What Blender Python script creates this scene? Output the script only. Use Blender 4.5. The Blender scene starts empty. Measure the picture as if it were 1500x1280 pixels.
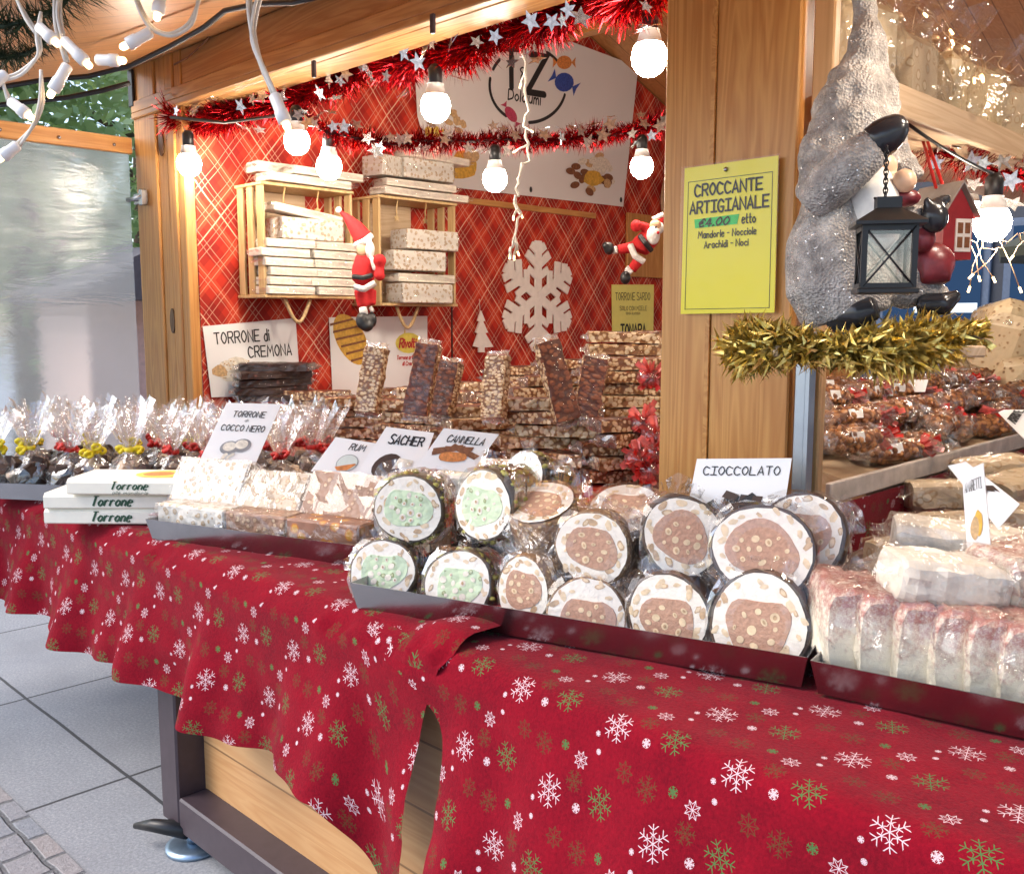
import bpy, math, random
from mathutils import Vector as V, Matrix, noise
R=math.radians; PI=math.pi
sc=bpy.context.scene
# ---------------------------------------------------------------- camera, world, sun, exposure
CAM=V((0,0,1.6)); F=1400.0; PITCH=R(7.0); YAW=R(44.5)
cd=bpy.data.cameras.new('camera'); cam=bpy.data.objects.new('camera',cd); sc.collection.objects.link(cam)
cam.location=CAM; cam.rotation_euler=(R(90)-PITCH,0,YAW); cd.sensor_width=36; cd.lens=F/1500*36; cd.clip_start=.02; cd.clip_end=500
sc.camera=cam
SUN_EL,SUN_AZ=R(46),R(218)      # azimuth measured clockwise from +Y
w=bpy.data.worlds.new('World'); sc.world=w; w.use_nodes=True
wn=w.node_tree; bg=wn.nodes['Background']; sky=wn.nodes.new('ShaderNodeTexSky')
sky.sky_type='NISHITA'; sky.sun_disc=False; sky.sun_elevation=SUN_EL; sky.sun_rotation=SUN_AZ; sky.air_density=1; sky.dust_density=2.5
wn.links.new(sky.outputs[0],bg.inputs[0]); bg.inputs[1].default_value=.15
sl=bpy.data.lights.new('sun','SUN'); sl.energy=0.6; sl.angle=R(30); sl.color=(1,.95,.88)
so=bpy.data.objects.new('sun',sl); sc.collection.objects.link(so)
sd=V((math.sin(SUN_AZ)*math.cos(SUN_EL),math.cos(SUN_AZ)*math.cos(SUN_EL),math.sin(SUN_EL)))
so.rotation_euler=(-sd).to_track_quat('-Z','Y').to_euler()
vs=sc.view_settings; vs.view_transform='Standard'; vs.look='None'; vs.exposure=1.4; vs.gamma=1
cy=sc.cycles; cy.use_denoising=True; cy.max_bounces=10; cy.transparent_max_bounces=40; cy.diffuse_bounces=4; cy.glossy_bounces=3; cy.transmission_bounces=6
cy.sample_clamp_indirect=6; cy.caustics_reflective=False; cy.caustics_refractive=False
try: cy.denoiser='OPENIMAGEDENOISE'
except Exception: pass
random.seed(7); rnd=random.random
def ru(a,b): return a+(b-a)*rnd()
# ---------------------------------------------------------------- a pixel of the photograph as a point in the place
_c,_s=math.cos(YAW),math.sin(YAW)
FW=V((-_s*math.cos(PITCH),_c*math.cos(PITCH),-math.sin(PITCH))); RT=V((_c,_s,0)); UP=RT.cross(FW)
def ray(x,y): return FW+RT*((x-750)/F)-UP*((y-640)/F)
def PZ(x,y,z): d=ray(x,y); return CAM+d*((z-CAM.z)/d.z)
def PY(x,y,Y): d=ray(x,y); return CAM+d*(Y/d.y)
def PX(x,y,X): d=ray(x,y); return CAM+d*(X/d.x)
def PD(x,y,D): return CAM+ray(x,y)*D
def PP(x,y,o,n): d=ray(x,y); return CAM+d*((o-CAM).dot(n)/d.dot(n))
# ---------------------------------------------------------------- mesh builder
def rotz(a): return Matrix.Rotation(a,4,'Z')
def TR(loc,rz=0,rx=0,ry=0): return Matrix.Translation(loc)@rotz(rz)@Matrix.Rotation(ry,4,'Y')@Matrix.Rotation(rx,4,'X')
def frame(o,x,z):
    z=V(z).normalized(); x=V(x); x=(x-z*x.dot(z)).normalized(); y=z.cross(x)
    m=Matrix((x,y,z)).transposed().to_4x4(); m.translation=o; return m
def wm(o):
    m=o.matrix_basis.copy()
    while o.parent: o=o.parent; m=o.matrix_basis@m
    return m
class MB:
    def __init__(s): s.v=[];s.f=[];s.m=[];s.s=[];s.uv=None
    def add(s,vs,fs,mat=0,sm=False,T=None):
        b=len(s.v)
        s.v+=[(T@V(p)) if T else V(p) for p in vs]
        for f in fs: s.f.append([b+i for i in f]); s.m.append(mat); s.s.append(sm)
        return s
    def box(s,c,d,mat=0,T=None,ch=0,top=None):
        h=[x/2 for x in d]; ch=min(ch,min(h)*.9)
        M_=Matrix.Translation(V(c)); T=T@M_ if T else M_
        if ch<=0:
            vs=[(x*h[0],y*h[1],z*h[2]) for x in(-1,1) for y in(-1,1) for z in(-1,1)]
            return s.add(vs,[(0,1,3,2),(4,6,7,5),(0,4,5,1),(2,3,7,6),(0,2,6,4),(1,5,7,3)],mat,False,T)
        vs=[];ix={}
        for a in range(3):
            for sg in((x,y,z) for x in(-1,1) for y in(-1,1) for z in(-1,1)):
                ix[a,sg]=len(vs); vs.append([sg[k]*(h[k] if k==a else h[k]-ch) for k in range(3)])
        fs=[]
        def face(l,mt):
            p=[V(vs[i]) for i in l]; n=(p[1]-p[0]).cross(p[2]-p[0]); cc=sum(p,V())/len(p)
            fs.append((l if n.dot(cc)>0 else l[::-1],mt))
        for a in range(3):
            b,c2=(a+1)%3,(a+2)%3
            for sa in(-1,1):
                l=[]
                for sb,sc2 in((-1,-1),(1,-1),(1,1),(-1,1)):
                    g=[0,0,0]; g[a]=sa; g[b]=sb; g[c2]=sc2; l.append(ix[a,tuple(g)])
                face(l,top if (top is not None and a==2) else mat)
            for sa in(-1,1):
                for sb in(-1,1):
                    l=[]
                    for ax,sc2 in((a,-1),(a,1),(b,1),(b,-1)):
                        g=[0,0,0]; g[a]=sa; g[b]=sb; g[c2]=sc2; l.append(ix[ax,tuple(g)])
                    face(l,mat)
        for x in(-1,1):
            for y in(-1,1):
                for z in(-1,1): face([ix[0,(x,y,z)],ix[1,(x,y,z)],ix[2,(x,y,z)]],mat)
        b0=len(s.v); s.v+=[T@V(p) for p in vs]
        for l,mt in fs: s.f.append([b0+i for i in l]); s.m.append(mt); s.s.append(False)
        return s
    def loft(s,rings,mat=0,sm=True,cap=True,close=True,T=None):
        n=len(rings[0]); vs=[p for r in rings for p in r]; fs=[]
        for i in range(len(rings)-1):
            for j in range(n if close else n-1):
                k=(j+1)%n; fs.append((i*n+j,i*n+k,(i+1)*n+k,(i+1)*n+j))
        if cap: fs.append(tuple(range(n))[::-1]); fs.append(tuple((len(rings)-1)*n+j for j in range(n)))
        return s.add(vs,fs,mat,sm,T)
    def tube(s,path,r,seg=8,mat=0,sm=True,T=None,cap=True):
        P=[V(p) for p in path]; n=len(P); rings=[]; up=None
        for i in range(n):
            t=(P[min(i+1,n-1)]-P[max(i-1,0)]).normalized()
            if up is None: up=t.orthogonal().normalized()
            up=(up-t*up.dot(t)); up=up.normalized() if up.length>1e-6 else t.orthogonal().normalized()
            b=t.cross(up); rr=r[i] if isinstance(r,(list,tuple)) else r
            rings.append([P[i]+(up*math.cos(2*PI*j/seg)+b*math.sin(2*PI*j/seg))*rr for j in range(seg)])
        return s.loft(rings,mat,sm,cap,True,T)
    def lathe(s,prof,seg=16,mat=0,sm=True,T=None,cap=True):
        return s.loft([[V((r*math.cos(2*PI*j/seg),r*math.sin(2*PI*j/seg),z)) for j in range(seg)] for r,z in prof],mat,sm,cap,True,T)
    def ell(s,c,r,mat=0,seg=12,rings=8,T=None,sm=True):
        if not isinstance(r,(list,tuple)): r=(r,r,r)
        M_=Matrix.Translation(V(c))@Matrix.Diagonal((*r,1)); T=T@M_ if T else M_
        return s.lathe([(max(1e-3,math.sin(PI*i/rings)),-math.cos(PI*i/rings)) for i in range(rings+1)],seg,mat,sm,T)
    def prism(s,poly,z0,z1,mat=0,T=None,side=None):
        n=len(poly); vs=[(x,y,z0) for x,y in poly]+[(x,y,z1) for x,y in poly]
        s.add(vs,[tuple(range(n))[::-1],tuple(range(n,2*n))],mat,False,T)
        return s.add(vs,[(i,(i+1)%n,n+(i+1)%n,n+i) for i in range(n)],mat if side is None else side,False,T)
    def grid(s,nu,nv,fn,mat=0,sm=True,uv=None):
        b=len(s.v); s.v+=[V(fn(i/nu,j/nv)) for j in range(nv+1) for i in range(nu+1)]
        if uv is not None:
            s.uv=s.uv or []
            s.uv+=[uv(i/nu,j/nv) for j in range(nv+1) for i in range(nu+1)]
        for j in range(nv):
            for i in range(nu):
                a=b+j*(nu+1)+i; s.f.append([a,a+1,a+nu+2,a+nu+1]); s.m.append(mat); s.s.append(sm)
        return s
    def strip(s,p,q,w_,mat=0,n=None):
        d=q-p; n=n or V((rnd()-.5,rnd()-.5,rnd()-.5)); a=d.cross(n)
        if a.length<1e-9: return s
        a=a.normalized()*w_/2
        return s.add([p-a,p+a,q+a,q-a],[(0,1,2,3)],mat)
    def build(s,name,mats,parent=None):
        if not isinstance(mats,(list,tuple)): mats=[mats]
        inv=wm(parent).inverted() if parent else None
        me=bpy.data.meshes.new(name); me.from_pydata([tuple(inv@p) if inv else tuple(p) for p in s.v],[],s.f)
        for m in mats: me.materials.append(m)
        me.polygons.foreach_set('material_index',s.m); me.polygons.foreach_set('use_smooth',s.s)
        if s.uv:
            ul=me.uv_layers.new(name='UVMap')
            for l in me.loops: ul.data[l.index].uv=s.uv[l.vertex_index]
        me.update()
        o=bpy.data.objects.new(name,me); sc.collection.objects.link(o)
        if parent: o.parent=parent
        return o
def tag(o,label=None,cat=None,group=None,kind=None):
    if label: o['label']=label
    if cat: o['category']=cat
    if group: o['group']=group
    if kind: o['kind']=kind
    return o
def thing(name,label,cat,T=None,group=None):
    o=bpy.data.objects.new(name,None); sc.collection.objects.link(o); o.empty_display_size=.05
    if T is not None: o.matrix_basis=T if isinstance(T,Matrix) else Matrix.Translation(V(T))
    return tag(o,label,cat,group)
KIDS={}
def kids(o): return [c for c in bpy.data.objects if c.parent==o]
def copy_tree(o,T,label=None,group=None):
    if o.name not in KIDS:
        KIDS[o.name]=[(c,kids(c)) for c in kids(o)]
    r=o.copy(); sc.collection.objects.link(r); r.matrix_basis=T
    if label: r['label']=label
    if group: r['group']=group
    for c,g in KIDS[o.name]:
        k=c.copy(); sc.collection.objects.link(k); k.parent=r
        for d in g: e=d.copy(); sc.collection.objects.link(e); e.parent=k
    return r
class Kind:           # one builder, first use moves the original, later uses copy it
    def __init__(s,root): s.root=root; s.used=False
    def put(s,T,label,group=None):
        if not s.used:
            s.used=True; s.root.matrix_basis=T; s.root['label']=label
            if group: s.root['group']=group
            return s.root
        return copy_tree(s.root,T,label,group)
def remesh(o,vox,smooth=4,disp=0,dsc=.02):
    m=o.modifiers.new('remesh','REMESH'); m.mode='VOXEL'; m.voxel_size=vox; m.use_smooth_shade=True
    if smooth: k=o.modifiers.new('smooth','SMOOTH'); k.iterations=smooth; k.factor=.5
    return o
ORD=['first','second','third','fourth','fifth','sixth','seventh','eighth','ninth','tenth','eleventh','twelfth','thirteenth','fourteenth']
# ---------------------------------------------------------------- materials
class NT:
    def __init__(s,name):
        s.m=bpy.data.materials.new(name); s.m.use_nodes=True; s.t=s.m.node_tree; s.t.nodes.clear()
        s.out=s.t.nodes.new('ShaderNodeOutputMaterial')
    def n(s,t,ins=None,**pr):
        x=s.t.nodes.new('ShaderNode'+t)
        for k,v in pr.items(): setattr(x,k,v)
        for k,v in (ins or {}).items(): s.set(x.inputs[k],v)
        return x
    def set(s,i,v):
        if hasattr(v,'is_linked') or isinstance(v,bpy.types.NodeSocket): s.t.links.new(v,i)
        else: i.default_value=v
    def ma(s,op,a,b=0.0,c=0.0,clamp=False):
        x=s.t.nodes.new('ShaderNodeMath'); x.operation=op; x.use_clamp=clamp
        for i,v in enumerate((a,b,c)): s.set(x.inputs[i],v)
        return x.outputs[0]
    def mix(s,f,a,b,bl='MIX'):
        x=s.t.nodes.new('ShaderNodeMix'); x.data_type='RGBA'; x.blend_type=bl
        s.set(x.inputs[0],f); s.set(x.inputs[6],c4(a)); s.set(x.inputs[7],c4(b)); return x.outputs[2]
    def ramp(s,f,st,interp='LINEAR'):
        x=s.t.nodes.new('ShaderNodeValToRGB'); s.set(x.inputs[0],f); cr=x.color_ramp; cr.interpolation=interp
        while len(cr.elements)<len(st): cr.elements.new(.5)
        for e,(p,c) in zip(cr.elements,st): e.position=p; e.color=c4(c)
        return x.outputs[0]
    def co(s,kind='Object',scale=(1,1,1),rot=(0,0,0),rand=0):
        o=s.n('TexCoord').outputs[kind]
        mp=s.n('Mapping',{0:o,2:rot,3:scale})
        if rand:
            oi=s.n('ObjectInfo').outputs['Random']; k=s.ma('MULTIPLY',oi,rand); s.t.links.new(k,mp.inputs[1])
        return mp.outputs[0]
    def noise(s,co,sc_,det=4,rough=.55,dist=0): return s.n('TexNoise',{'Vector':co,'Scale':sc_,'Detail':det,'Roughness':rough,'Distortion':dist})
    def voro(s,co,sc_,feat='F1',rn=1.0): 
        x=s.n('TexVoronoi',feature=feat); s.set(x.inputs['Vector'],co); x.inputs['Scale'].default_value=sc_; x.inputs['Randomness'].default_value=rn; return x
    def bump(s,h,st,d=.01): return s.n('Bump',{'Height':h,'Strength':st,'Distance':d}).outputs[0]
    def bsdf(s,col,rough=.5,metal=0,normal=None,**kw):
        x=s.n('BsdfPrincipled'); s.set(x.inputs['Base Color'],c4(col)); s.set(x.inputs['Roughness'],rough); s.set(x.inputs['Metallic'],metal)
        if normal is not None: s.t.links.new(normal,x.inputs['Normal'])
        for k,v in kw.items(): s.set(x.inputs[k.replace('_',' ')],v)
        return x.outputs[0]
    def end(s,sh): s.t.links.new(sh,s.out.inputs[0]); return s.m
def c4(c): return (*c,1) if isinstance(c,tuple) and len(c)==3 else c
def plain(name,col,rough=.5,metal=0,var=.12,nsc=30,bump=.0,**kw):
    t=NT(name); co=t.co(rand=5); n=t.noise(co,nsc).outputs[0]
    dk=tuple(x*(1-var) for x in col); lt=tuple(min(1,x*(1+var)) for x in col)
    c=t.ramp(n,[(.3,dk),(.7,lt)])
    return t.end(t.bsdf(c,rough,metal,t.bump(n,bump) if bump else None,**kw))
def pine(name,axis,lt=(.62,.32,.095),dk=(.45,.185,.045),rough=.38,plank=0,pax=0,sc_=1.0):
    t=NT(name); s=[9*sc_,9*sc_,9*sc_]; s[axis]=.55*sc_
    co=t.co(scale=tuple(s),rand=3)
    n1=t.noise(co,1.2,3,.5,1.2).outputs[0]; 
    rings=t.ma('PINGPONG',t.ma('MULTIPLY',n1,14),1.0)
    n2=t.noise(t.co(scale=tuple(x*6 for x in s)),1.5,3).outputs[0]
    f=t.ma('ADD',t.ma('MULTIPLY',rings,.55),t.ma('MULTIPLY',n2,.5))
    c=t.ramp(f,[(.15,dk),(.5,tuple((a+b)/2 for a,b in zip(lt,dk))),(.85,lt)])
    ks=[3.2,3.2,3.2]; ks[axis]=1.1
    vo=t.voro(t.co(scale=tuple(ks),rand=3),1.6); k=t.ramp(vo.outputs['Distance'],[(.035,(1,1,1)),(.10,(0,0,0))])
    c=t.mix(t.ma('MULTIPLY',k,.75),c,(.13,.045,.012))
    if plank:
        sx=t.n('SeparateXYZ',{0:t.n('TexCoord').outputs['Object']}).outputs[pax]
        pp=t.ma('PINGPONG',sx,plank/2); g=t.ma('LESS_THAN',pp,.003)
        c=t.mix(g,c,(.09,.035,.012))
        fl=t.n('TexWhiteNoise',noise_dimensions='1D'); t.set(fl.inputs['W'],t.ma('FLOOR',t.ma('DIVIDE',sx,plank)))
        c=t.mix(.35,c,t.mix(fl.outputs[0],dk,lt))
    return t.end(t.bsdf(c,rough,0,t.bump(f,.15,.003)))
def flake_group():
    g=bpy.data.node_groups.new('snowflake','ShaderNodeTree')
    for nm,ty in(('Vector','NodeSocketVector'),('Fold','NodeSocketFloat'),('Width','NodeSocketFloat'),('Branch','NodeSocketFloat')):
        g.interface.new_socket(nm,in_out='INPUT',socket_type=ty)
    g.interface.new_socket('Mask',in_out='OUTPUT',socket_type='NodeSocketFloat')
    gi=g.nodes.new('NodeGroupInput'); go=g.nodes.new('NodeGroupOutput')
    def ma(op,a,b=0.0,c=0.0):
        x=g.nodes.new('ShaderNodeMath'); x.operation=op
        for i,v in enumerate((a,b,c)):
            if isinstance(v,bpy.types.NodeSocket): g.links.new(v,x.inputs[i])
            else: x.inputs[i].default_value=v
        return x.outputs[0]
    sx=g.nodes.new('ShaderNodeSeparateXYZ'); g.links.new(gi.outputs[0],sx.inputs[0]); x,y=sx.outputs[0],sx.outputs[1]
    r=ma('SQRT',ma('ADD',ma('MULTIPLY',x,x),ma('MULTIPLY',y,y)))
    a=ma('PINGPONG',ma('ADD',ma('ARCTAN2',y,x),2*PI),gi.outputs[1])
    px=ma('MULTIPLY',r,ma('COSINE',a)); py=ma('MULTIPLY',r,ma('SINE',a)); W=gi.outputs[2]
    arm=ma('MULTIPLY',ma('LESS_THAN',py,W),ma('LESS_THAN',px,1.0))
    def br(c0,L):
        d=ma('ABSOLUTE',ma('SUBTRACT',ma('MULTIPLY',ma('SUBTRACT',px,c0),.82),ma('MULTIPLY',py,.57)))
        return ma('MULTIPLY',ma('LESS_THAN',d,W),ma('MULTIPLY',ma('GREATER_THAN',px,c0),ma('LESS_THAN',px,c0+L)))
    b=ma('MAXIMUM',br(.68,.22),br(.42,.14))
    b=ma('MULTIPLY',b,gi.outputs[3])
    rim=ma('LESS_THAN',ma('ABSOLUTE',ma('ADD',ma('ADD',px,ma('MULTIPLY',py,1.5)),-.5)),ma('MULTIPLY',W,1.3))
    star=ma('LESS_THAN',ma('ABSOLUTE',ma('ADD',ma('ADD',px,ma('MULTIPLY',py,1.9)),-1.0)),ma('MULTIPLY',W,1.7))
    star=ma('MULTIPLY',star,ma('SUBTRACT',1.0,gi.outputs[3])); rim=ma('MULTIPLY',rim,gi.outputs[3])
    cen=ma('LESS_THAN',r,ma('MULTIPLY',W,2.2))
    m=ma('MAXIMUM',ma('MAXIMUM',arm,b),ma('MAXIMUM',ma('MAXIMUM',rim,star),cen)); g.links.new(m,go.inputs[0]); return g
FG=flake_group()
KS=.87
def felt(name,uv='UV'):
    t=NT(name); o=t.n('TexCoord').outputs[uv]; sx=t.n('SeparateXYZ',{0:o}); wob=t.noise(t.n('TexCoord').outputs['Object'],5,2).outputs[0]
    TX,TY=.27*KS,.165*KS
    yy=t.ma('DIVIDE',sx.outputs[1],TY); row=t.ma('FLOOR',yy)
    xx=t.ma('ADD',t.ma('DIVIDE',sx.outputs[0],TX),t.ma('MULTIPLY',row,.5))
    fx=t.ma('MULTIPLY',t.ma('FRACT',xx),TX); fy=t.ma('MULTIPLY',t.ma('FRACT',yy),TY)
    n=t.noise(t.n('TexCoord').outputs['Object'],160,5,.7).outputs[0]; n2=t.noise(t.n('TexCoord').outputs['Object'],9,4).outputs[0]
    c=t.ramp(t.ma('ADD',t.ma('MULTIPLY',n,.6),t.ma('MULTIPLY',n2,.4)),[(.3,(.105,.002,.009)),(.7,(.26,.004,.015))])
    F6,F8=PI/6,PI/8; Wt=(.60,.48,.52); Gr=(.045,.17,.055); Ol=(.10,.05,.02)
    fl=[(.062,.045,.034,.3,F6,.026,1,Wt),(.190,.062,.033,.1,F6,.026,1,Gr),(.125,.122,.018,.2,F8,.038,0,Wt),(.024,.125,.025,.5,F6,.032,1,Ol),
        (.235,.135,.021,.7,F8,.035,0,Ol),(.136,.035,.010,0,F6,.075,1,Wt),(.080,.138,.011,.4,F6,.07,1,Gr),(.022,.018,.006,.1,F6,.10,1,Wt),(.165,.150,.006,.6,F8,.10,1,Wt),(.118,.080,.022,.9,F6,.035,1,Ol)]
    for X,Y,rad,an,fo,wd,br,col in fl:
        X,Y,rad=X*KS,Y*KS,rad*KS*.96
        mp=t.n('Mapping',{0:t.n('CombineXYZ',{0:fx,1:fy}).outputs[0],1:(-X/rad*1.0,-Y/rad,0),3:(1/rad,1/rad,1)})
        rt=t.n('VectorRotate',{'Vector':mp.outputs[0],'Angle':an},rotation_type='Z_AXIS')
        gn=t.t.nodes.new('ShaderNodeGroup'); gn.node_tree=FG; t.t.links.new(rt.outputs[0],gn.inputs[0]); gn.inputs[1].default_value=fo; gn.inputs[2].default_value=wd; gn.inputs[3].default_value=br
        c=t.mix(t.ma('MULTIPLY',gn.outputs[0],t.ma('ADD',.72,t.ma('MULTIPLY',n,.4),clamp=True)),c,col)
    return t.end(t.bsdf(c,.9,0,t.bump(t.ma('ADD',n,t.ma('MULTIPLY',n2,2)),.5,.004),Sheen_Weight=.05,Specular_IOR_Level=.06))
def plaid(name,ax=(1,2),sc_=1.0):
    t=NT(name); sx=t.n('SeparateXYZ',{0:t.n('TexCoord').outputs['Object']}); a,b=sx.outputs[ax[0]],sx.outputs[ax[1]]
    wb=t.noise(t.n('TexCoord').outputs['Object'],2.5,2).outputs[0]; wb=t.ma('MULTIPLY',t.ma('SUBTRACT',wb,.5),.035)
    p=t.ma('ADD',t.ma('ADD',t.ma('MULTIPLY',a,.77*sc_),t.ma('MULTIPLY',b,.64*sc_)),wb); q=t.ma('ADD',t.ma('SUBTRACT',t.ma('MULTIPLY',a,.77*sc_),t.ma('MULTIPLY',b,.64*sc_)),wb)
    c=(.50,.028,.012)
    def band(s,per,off,wd): return t.ma('LESS_THAN',t.ma('PINGPONG',t.ma('ADD',s,off),per/2),wd)
    bp,bq=band(p,.19,.0,.035),band(q,.19,.0,.035)
    c=t.mix(t.ma('MULTIPLY',bp,.5),c,(.22,.006,.006)); c=t.mix(t.ma('MULTIPLY',bq,.5),c,(.22,.006,.006))
    b2p,b2q=band(p,.19,.095,.016),band(q,.19,.095,.016)
    c=t.mix(t.ma('MULTIPLY',t.ma('MAXIMUM',b2p,b2q),.35),c,(.75,.12,.05))
    for per,off,wd,op in((.095,.0,.0014,.55),(.095,.024,.0014,.45),(.38,.05,.0028,.8)):
        l=t.ma('MAXIMUM',band(p,per,off,wd),band(q,per,off,wd)); c=t.mix(t.ma('MULTIPLY',l,op),c,(.80,.58,.40))
    return t.end(t.bsdf(c,.62,0,t.bump(t.noise(t.n('TexCoord').outputs['Object'],3,3).outputs[0],.3,.03),Specular_IOR_Level=.3))
def film(name,base=.05,haze=.012,tint=(1,1,1),bs=30,bst=.7,rough=.04,fr=.34):
    t=NT(name); co=t.co(scale=(1,.4,.8),rot=(.4,.3,.6),rand=9)
    n=t.noise(co,bs,2,.5,1.5).outputs[0]; v=t.voro(co,bs*.7,'DISTANCE_TO_EDGE').outputs[0]
    h=t.ma('ADD',n,t.ma('MULTIPLY',t.ma('MINIMUM',v,.25),1.0)); nb=t.bump(h,bst,.010)
    lw=t.n('LayerWeight',{'Blend':.28}); t.t.links.new(nb,lw.inputs['Normal'])
    fac=t.ma('ADD',base,t.ma('MULTIPLY',lw.outputs['Fresnel'],fr),clamp=True)
    tr=t.n('BsdfTransparent',{0:c4(tint)}).outputs[0]; gl=t.n('BsdfGlossy',{0:(1,1,1,1),1:rough,'Normal':nb}).outputs[0]
    df=t.n('BsdfTranslucent',{0:(.9,.9,.92,1)}).outputs[0]; df2=t.n('BsdfDiffuse',{0:(.9,.9,.92,1)}).outputs[0]
    d=t.n('MixShader',{0:.5,1:df,2:df2}).outputs[0]
    m=t.n('MixShader',{0:haze,1:tr,2:d}).outputs[0]
    return t.end(t.n('MixShader',{0:fac,1:m,2:gl}).outputs[0])
def nutty(name,base,nut,edge,sc_=55,thr=.32,rough=.35,jit=.0,nut2=None):
    t=NT(name); co=t.co(rand=11); v=t.voro(co,sc_); d=v.outputs['Distance']; n=t.noise(co,sc_*1.5,3).outputs[0]
    d=t.ma('ADD',d,t.ma('MULTIPLY',t.ma('SUBTRACT',n,.5),.45))
    cc=t.n('SeparateColor',{0:v.outputs['Color']}).outputs[0]
    nc=t.mix(cc,nut,nut2 or tuple(x*.6 for x in nut))
    c=t.mix(t.ramp(d,[(thr-.06,(0,0,0)),(thr,(1,1,1))]),nc,edge)
    c=t.mix(t.ramp(d,[(thr+.04,(0,0,0)),(thr+.10,(1,1,1))]),c,t.mix(n,tuple(x*.8 for x in base),base))
    return t.end(t.bsdf(c,rough,0,t.bump(t.ma('SUBTRACT',1.0,d),.6,.006)))
def glow(name,col,st):
    t=NT(name); return t.end(t.n('Emission',{0:c4(col),1:st}).outputs[0])
def tinsel_mat(name,col,rough=.22,col2=None,metal=.85):
    t=NT(name); n=t.noise(t.co(),60,2).outputs[0]; c=t.ramp(n,[(.35,tuple(x*.55 for x in col)),(.65,col2 or col)])
    return t.end(t.bsdf(c,rough,metal))
m_pine_x=pine('pine_along_x',0); m_pine_y=pine('pine_along_y',1); m_pine_z=pine('pine_along_z',2)
m_ceil=pine('pine_ceiling_boards',1,(.54,.27,.10),(.40,.17,.055),plank=.12,pax=0)
m_beam=pine('pine_beam',0,(.60,.33,.125),(.42,.185,.055))
m_base=pine('pine_cladding',0,(.60,.36,.17),(.46,.23,.09),plank=.165,pax=2)
m_crate=pine('pale_crate_wood',2,(.62,.44,.22),(.48,.30,.12),.55)
m_ply=pine('pale_plywood',1,(.62,.46,.30),(.50,.34,.20),.6)
m_cutwood=plain('cut_plywood_white',(.84,.79,.74),.6,var=.06)
m_plaid=plaid('red_plaid_fabric',(1,2)); m_plaid_t=plaid('red_plaid_tablecloth',(0,1))
m_felt=felt('red_snowflake_felt')
m_steel=plain('brushed_steel',(.36,.36,.38),.22,1,.1,8)
m_steel_d=plain('grey_steel_profile',(.30,.36,.44),.3,1,.1,8)
m_black=plain('black_plastic',(.015,.015,.017),.4)
m_blackmetal=plain('black_painted_iron',(.02,.02,.022),.35,.3)
m_frame=plain('dark_brown_frame',(.05,.036,.045),.4)
m_white=plain('white_plastic',(.78,.77,.76),.35,var=.04)
m_card=plain('white_card',(.82,.82,.82),.5,var=.02,nsc=4)
m_banner=plain('white_banner_vinyl',(.74,.72,.71),.45,var=.03,nsc=2)
m_yellow=plain('yellow_card',(.86,.78,.02),.35,var=.03,nsc=3)
m_ink=plain('black_ink',(.012,.012,.014),.6)
m_inkgreen=plain('dark_green_ink',(.02,.07,.035),.6)
m_inkred=plain('red_ink',(.5,.03,.03),.6)
m_green=plain('green_marker_patch',(.02,.62,.12),.5)
m_brown=plain('brown_print',(.20,.075,.03),.6,var=.35,nsc=90); m_tan=plain('tan_print',(.55,.36,.18),.6,var=.3,nsc=90); m_honey=plain('honey_print',(.62,.36,.05),.5,var=.25,nsc=60)
m_pale=plain('pale_print',(.72,.66,.56),.6,var=.25,nsc=80); m_choc=plain('chocolate',(.055,.026,.015),.55,var=.3,nsc=40)
m_blue=plain('blue_print',(.03,.07,.32),.5,var=.4,nsc=120); m_pink=plain('crimson_print',(.45,.05,.11),.5,var=.25,nsc=120); m_orange=plain('orange_print',(.60,.22,.06),.5,var=.35,nsc=120)
m_glassprint=plain('glass_print',(.62,.68,.64),.4); m_grey=plain('grey_print',(.25,.25,.26),.5,var=.3)
m_yprint=plain('yellow_print',(.75,.62,.10),.5)
m_film=film('clear_cellophane'); m_filmend=film('folded_film_end',.14,.16,bs=30,bst=.8,rough=.06,fr=.5); m_filmbag=film('bag_cellophane',.10,.12,bs=22,bst=.8,rough=.06,fr=.45); m_filmbar=film('bar_cellophane',.02,.01,bs=30,bst=.6,rough=.06,fr=.30); m_film2=film('crinkled_cellophane',.08,.05,bs=24,bst=.85,rough=.05,fr=.45); m_film_flat=film('taut_cellophane',.03,.02,bs=12,bst=.3,rough=.05,fr=.3)
m_brittle_s=nutty('nut_brittle_cut_edge',(.22,.085,.032),(.82,.64,.42),(.42,.20,.07),62,.50,.4,0,(.62,.42,.22))
m_brittle_t=nutty('nut_brittle_top',(.10,.022,.010),(.30,.09,.03),(.17,.045,.016),46,.45,.38,0,(.18,.045,.018))
m_brittle_s2=nutty('almond_brittle_edge',(.28,.12,.045),(.86,.70,.48),(.50,.27,.10),50,.52,.4,0,(.66,.45,.25))
m_nougat=nutty("white_almond_nougat",(.74,.69,.62),(.62,.50,.36),(.42,.29,.17),46,.30,.5,0,(.46,.36,.26))
m_nougat_b=nutty('beige_nut_nougat',(.58,.46,.35),(.68,.54,.38),(.36,.23,.13),48,.36,.5,0,(.50,.38,.25))
m_nougat_br=nutty('brown_nut_nougat',(.34,.19,.125),(.55,.39,.26),(.22,.11,.065),50,.36,.45,0,(.42,.26,.16))
m_nougat_o=nutty('candied_fruit_nougat',(.30,.14,.09),(.75,.38,.06),(.45,.15,.03),24,.3,.45)
m_nougat_w=plain('smooth_white_nougat',(.86,.78,.66),.55,var=.10,nsc=45,bump=.3)
m_dark=nutty('dark_chocolate_slab',(.05,.024,.018),(.30,.13,.10),(.08,.035,.03),22,.16,.35)
m_cream=plain('roll_white_nougat',(.82,.75,.66),.5,var=.05,nsc=60,bump=.3)
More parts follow.
